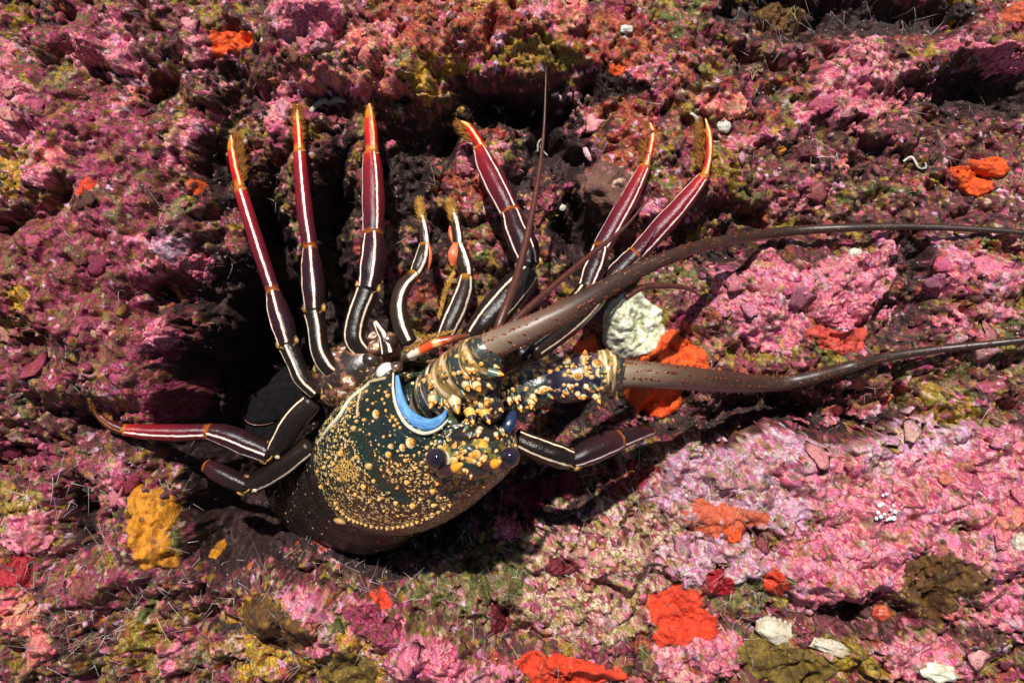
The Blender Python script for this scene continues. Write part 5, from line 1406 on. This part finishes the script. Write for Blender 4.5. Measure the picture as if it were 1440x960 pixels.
leg(([(744, 384, 120), (728, 402, 130), (706, 426, 140), (680, 456, 148), (664, 474, 150)], [18, 23, 25, 22, 14]), ([(718, 298, 92), (726, 322, 102), (738, 350, 112), (745, 376, 118)], [16, 20, 22, 18]),
    ([(674, 208, 54), (684, 232, 64), (700, 264, 78), (718, 300, 92)], [10, 16, 18, 16]), ([(648, 170, 40), (658, 178, 46), (668, 192, 50), (680, 212, 56)], [1, 6, 7.5, 8]),
    ([(646, 170, 42), (656, 182, 48), (664, 200, 52)], 360, 8, 20, (1.5, .8), .2), {'m': (.7, -.85), 'c': (-.7, .8), 'p': (-.75, 1.0), 'd': (-.3, None)})
leg(([(824, 408, 84), (806, 432, 100), (772, 466, 124), (730, 502, 150)], [15, 17, 18, 16]), ([(845, 348, 66), (840, 366, 72), (832, 386, 78), (824, 408, 84)], [14, 16, 17, 14]),
    ([(907, 234, 40), (890, 270, 48), (868, 310, 56), (845, 350, 66)], [9, 13, 15, 14]), ([(914, 172, 26), (917, 186, 30), (914, 208, 36), (907, 236, 40)], [1, 5, 6, 6.5]),
    ([(911, 172, 30), (912, 200, 36), (905, 230, 42)], 360, 8, 20, (1.5, .9), .1), {'m': (.7, -.6), 'c': (-.5, 1.0), 'p': (-.55, 1.35), 'd': (-.3, None)}, False)
leg(([(848, 404, 56), (830, 428, 76), (796, 460, 116), (748, 496, 152)], [14, 16, 17, 15]), ([(894, 358, 46), (882, 370, 48), (866, 386, 52), (848, 404, 56)], [15, 16, 16, 14]),
    ([(990, 248, 46), (962, 284, 48), (928, 322, 48), (894, 360, 46)], [9, 14, 16, 14]), ([(992, 166, 30), (997, 190, 36), (997, 218, 42), (991, 248, 50)], [1, 4.5, 5.5, 6]),
    ([(988, 168, 34), (991, 200, 42), (986, 240, 50)], 400, 9, 22, (1.5, .9), .1), {'m': (-.7, .6), 'c': (-.6, 1.2), 'p': (-.6, 1.3), 'd': (-.4, None)}, False)
# lower right leg
leg(([(802, 646, 150), (784, 640, 156), (756, 630, 160), (724, 616, 162)], [16, 19, 19, 16]), ([(872, 618, 120), (850, 626, 130), (824, 638, 142), (802, 648, 150)], [16, 20, 19, 14]),
    None, ([(920, 606, 92), (906, 608, 102), (890, 612, 112), (872, 618, 120)], [4, 9, 13, 15]),
    ([(900, 596, 96), (912, 598, 92), (922, 606, 90)], 260, 8, 20, (1.4, .8), .6), {'m': (-.6, .9), 'c': (-.85, None), 'p': (-.8, None), 'd': (-.8, None)}, True, CARPUS)
def GZ(*pts):                             # lift leg points clear of the rock below them
    return [(x, y, min(110, max(18, float(ground(x, y)[2])) + l)) for x, y, l in pts]
# lower left legs, half in the dark of the crevice
leg(([(386, 636, 50), (398, 616, 62), (414, 590, 74), (440, 562, 84)], [15, 19, 20, 17]), ([(292, 606, GZ((292, 607, 20))[0][2]), (318, 612, 40), (348, 624, 44), (380, 638, 50)], [12, 17, 19, 15]),
    (GZ((174, 604, 16), (210, 607, 16), (252, 608, 18), (292, 607, 20)), [9, 12, 13, 12]), (GZ((126, 562, 10), (138, 582, 14), (156, 597, 15), (176, 605, 16)), [1, 6, 8, 8.5]),
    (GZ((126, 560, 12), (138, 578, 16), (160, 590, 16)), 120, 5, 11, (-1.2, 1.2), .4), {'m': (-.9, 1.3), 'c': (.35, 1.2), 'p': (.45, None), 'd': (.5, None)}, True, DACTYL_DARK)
leg(([(352, 682, 24), (378, 668, 38), (404, 650, 50), (436, 626, 60)], [14, 16, 17, 14]), ([(290, 654, 6), (306, 664, 12), (326, 674, 18), (348, 684, 24)], [11, 15, 15, 13]),
    None, None, None, {'m': (.9, None), 'c': (2.2, None)})
for x, y, z, r, t in ((545, 478, 120, 17, .2), (530, 488, 112, 15, -.4), (470, 500, 92, 15, .5), (452, 520, 88, 13, .3), (520, 506, 108, 16, 0), (600, 492, 140, 18, .3), (486, 520, 96, 16, .8)):
    ell('coxa', (x, y, z), (r, r * .75, r * .9), COXA, lobster, 24, 14, t)
tube('coxa', [(527, 452, 120), (540, 474, 126), (546, 496, 124)], [3, 9, 12], PALP, lobster, 16, 18, a1=-.3, a2=.8)
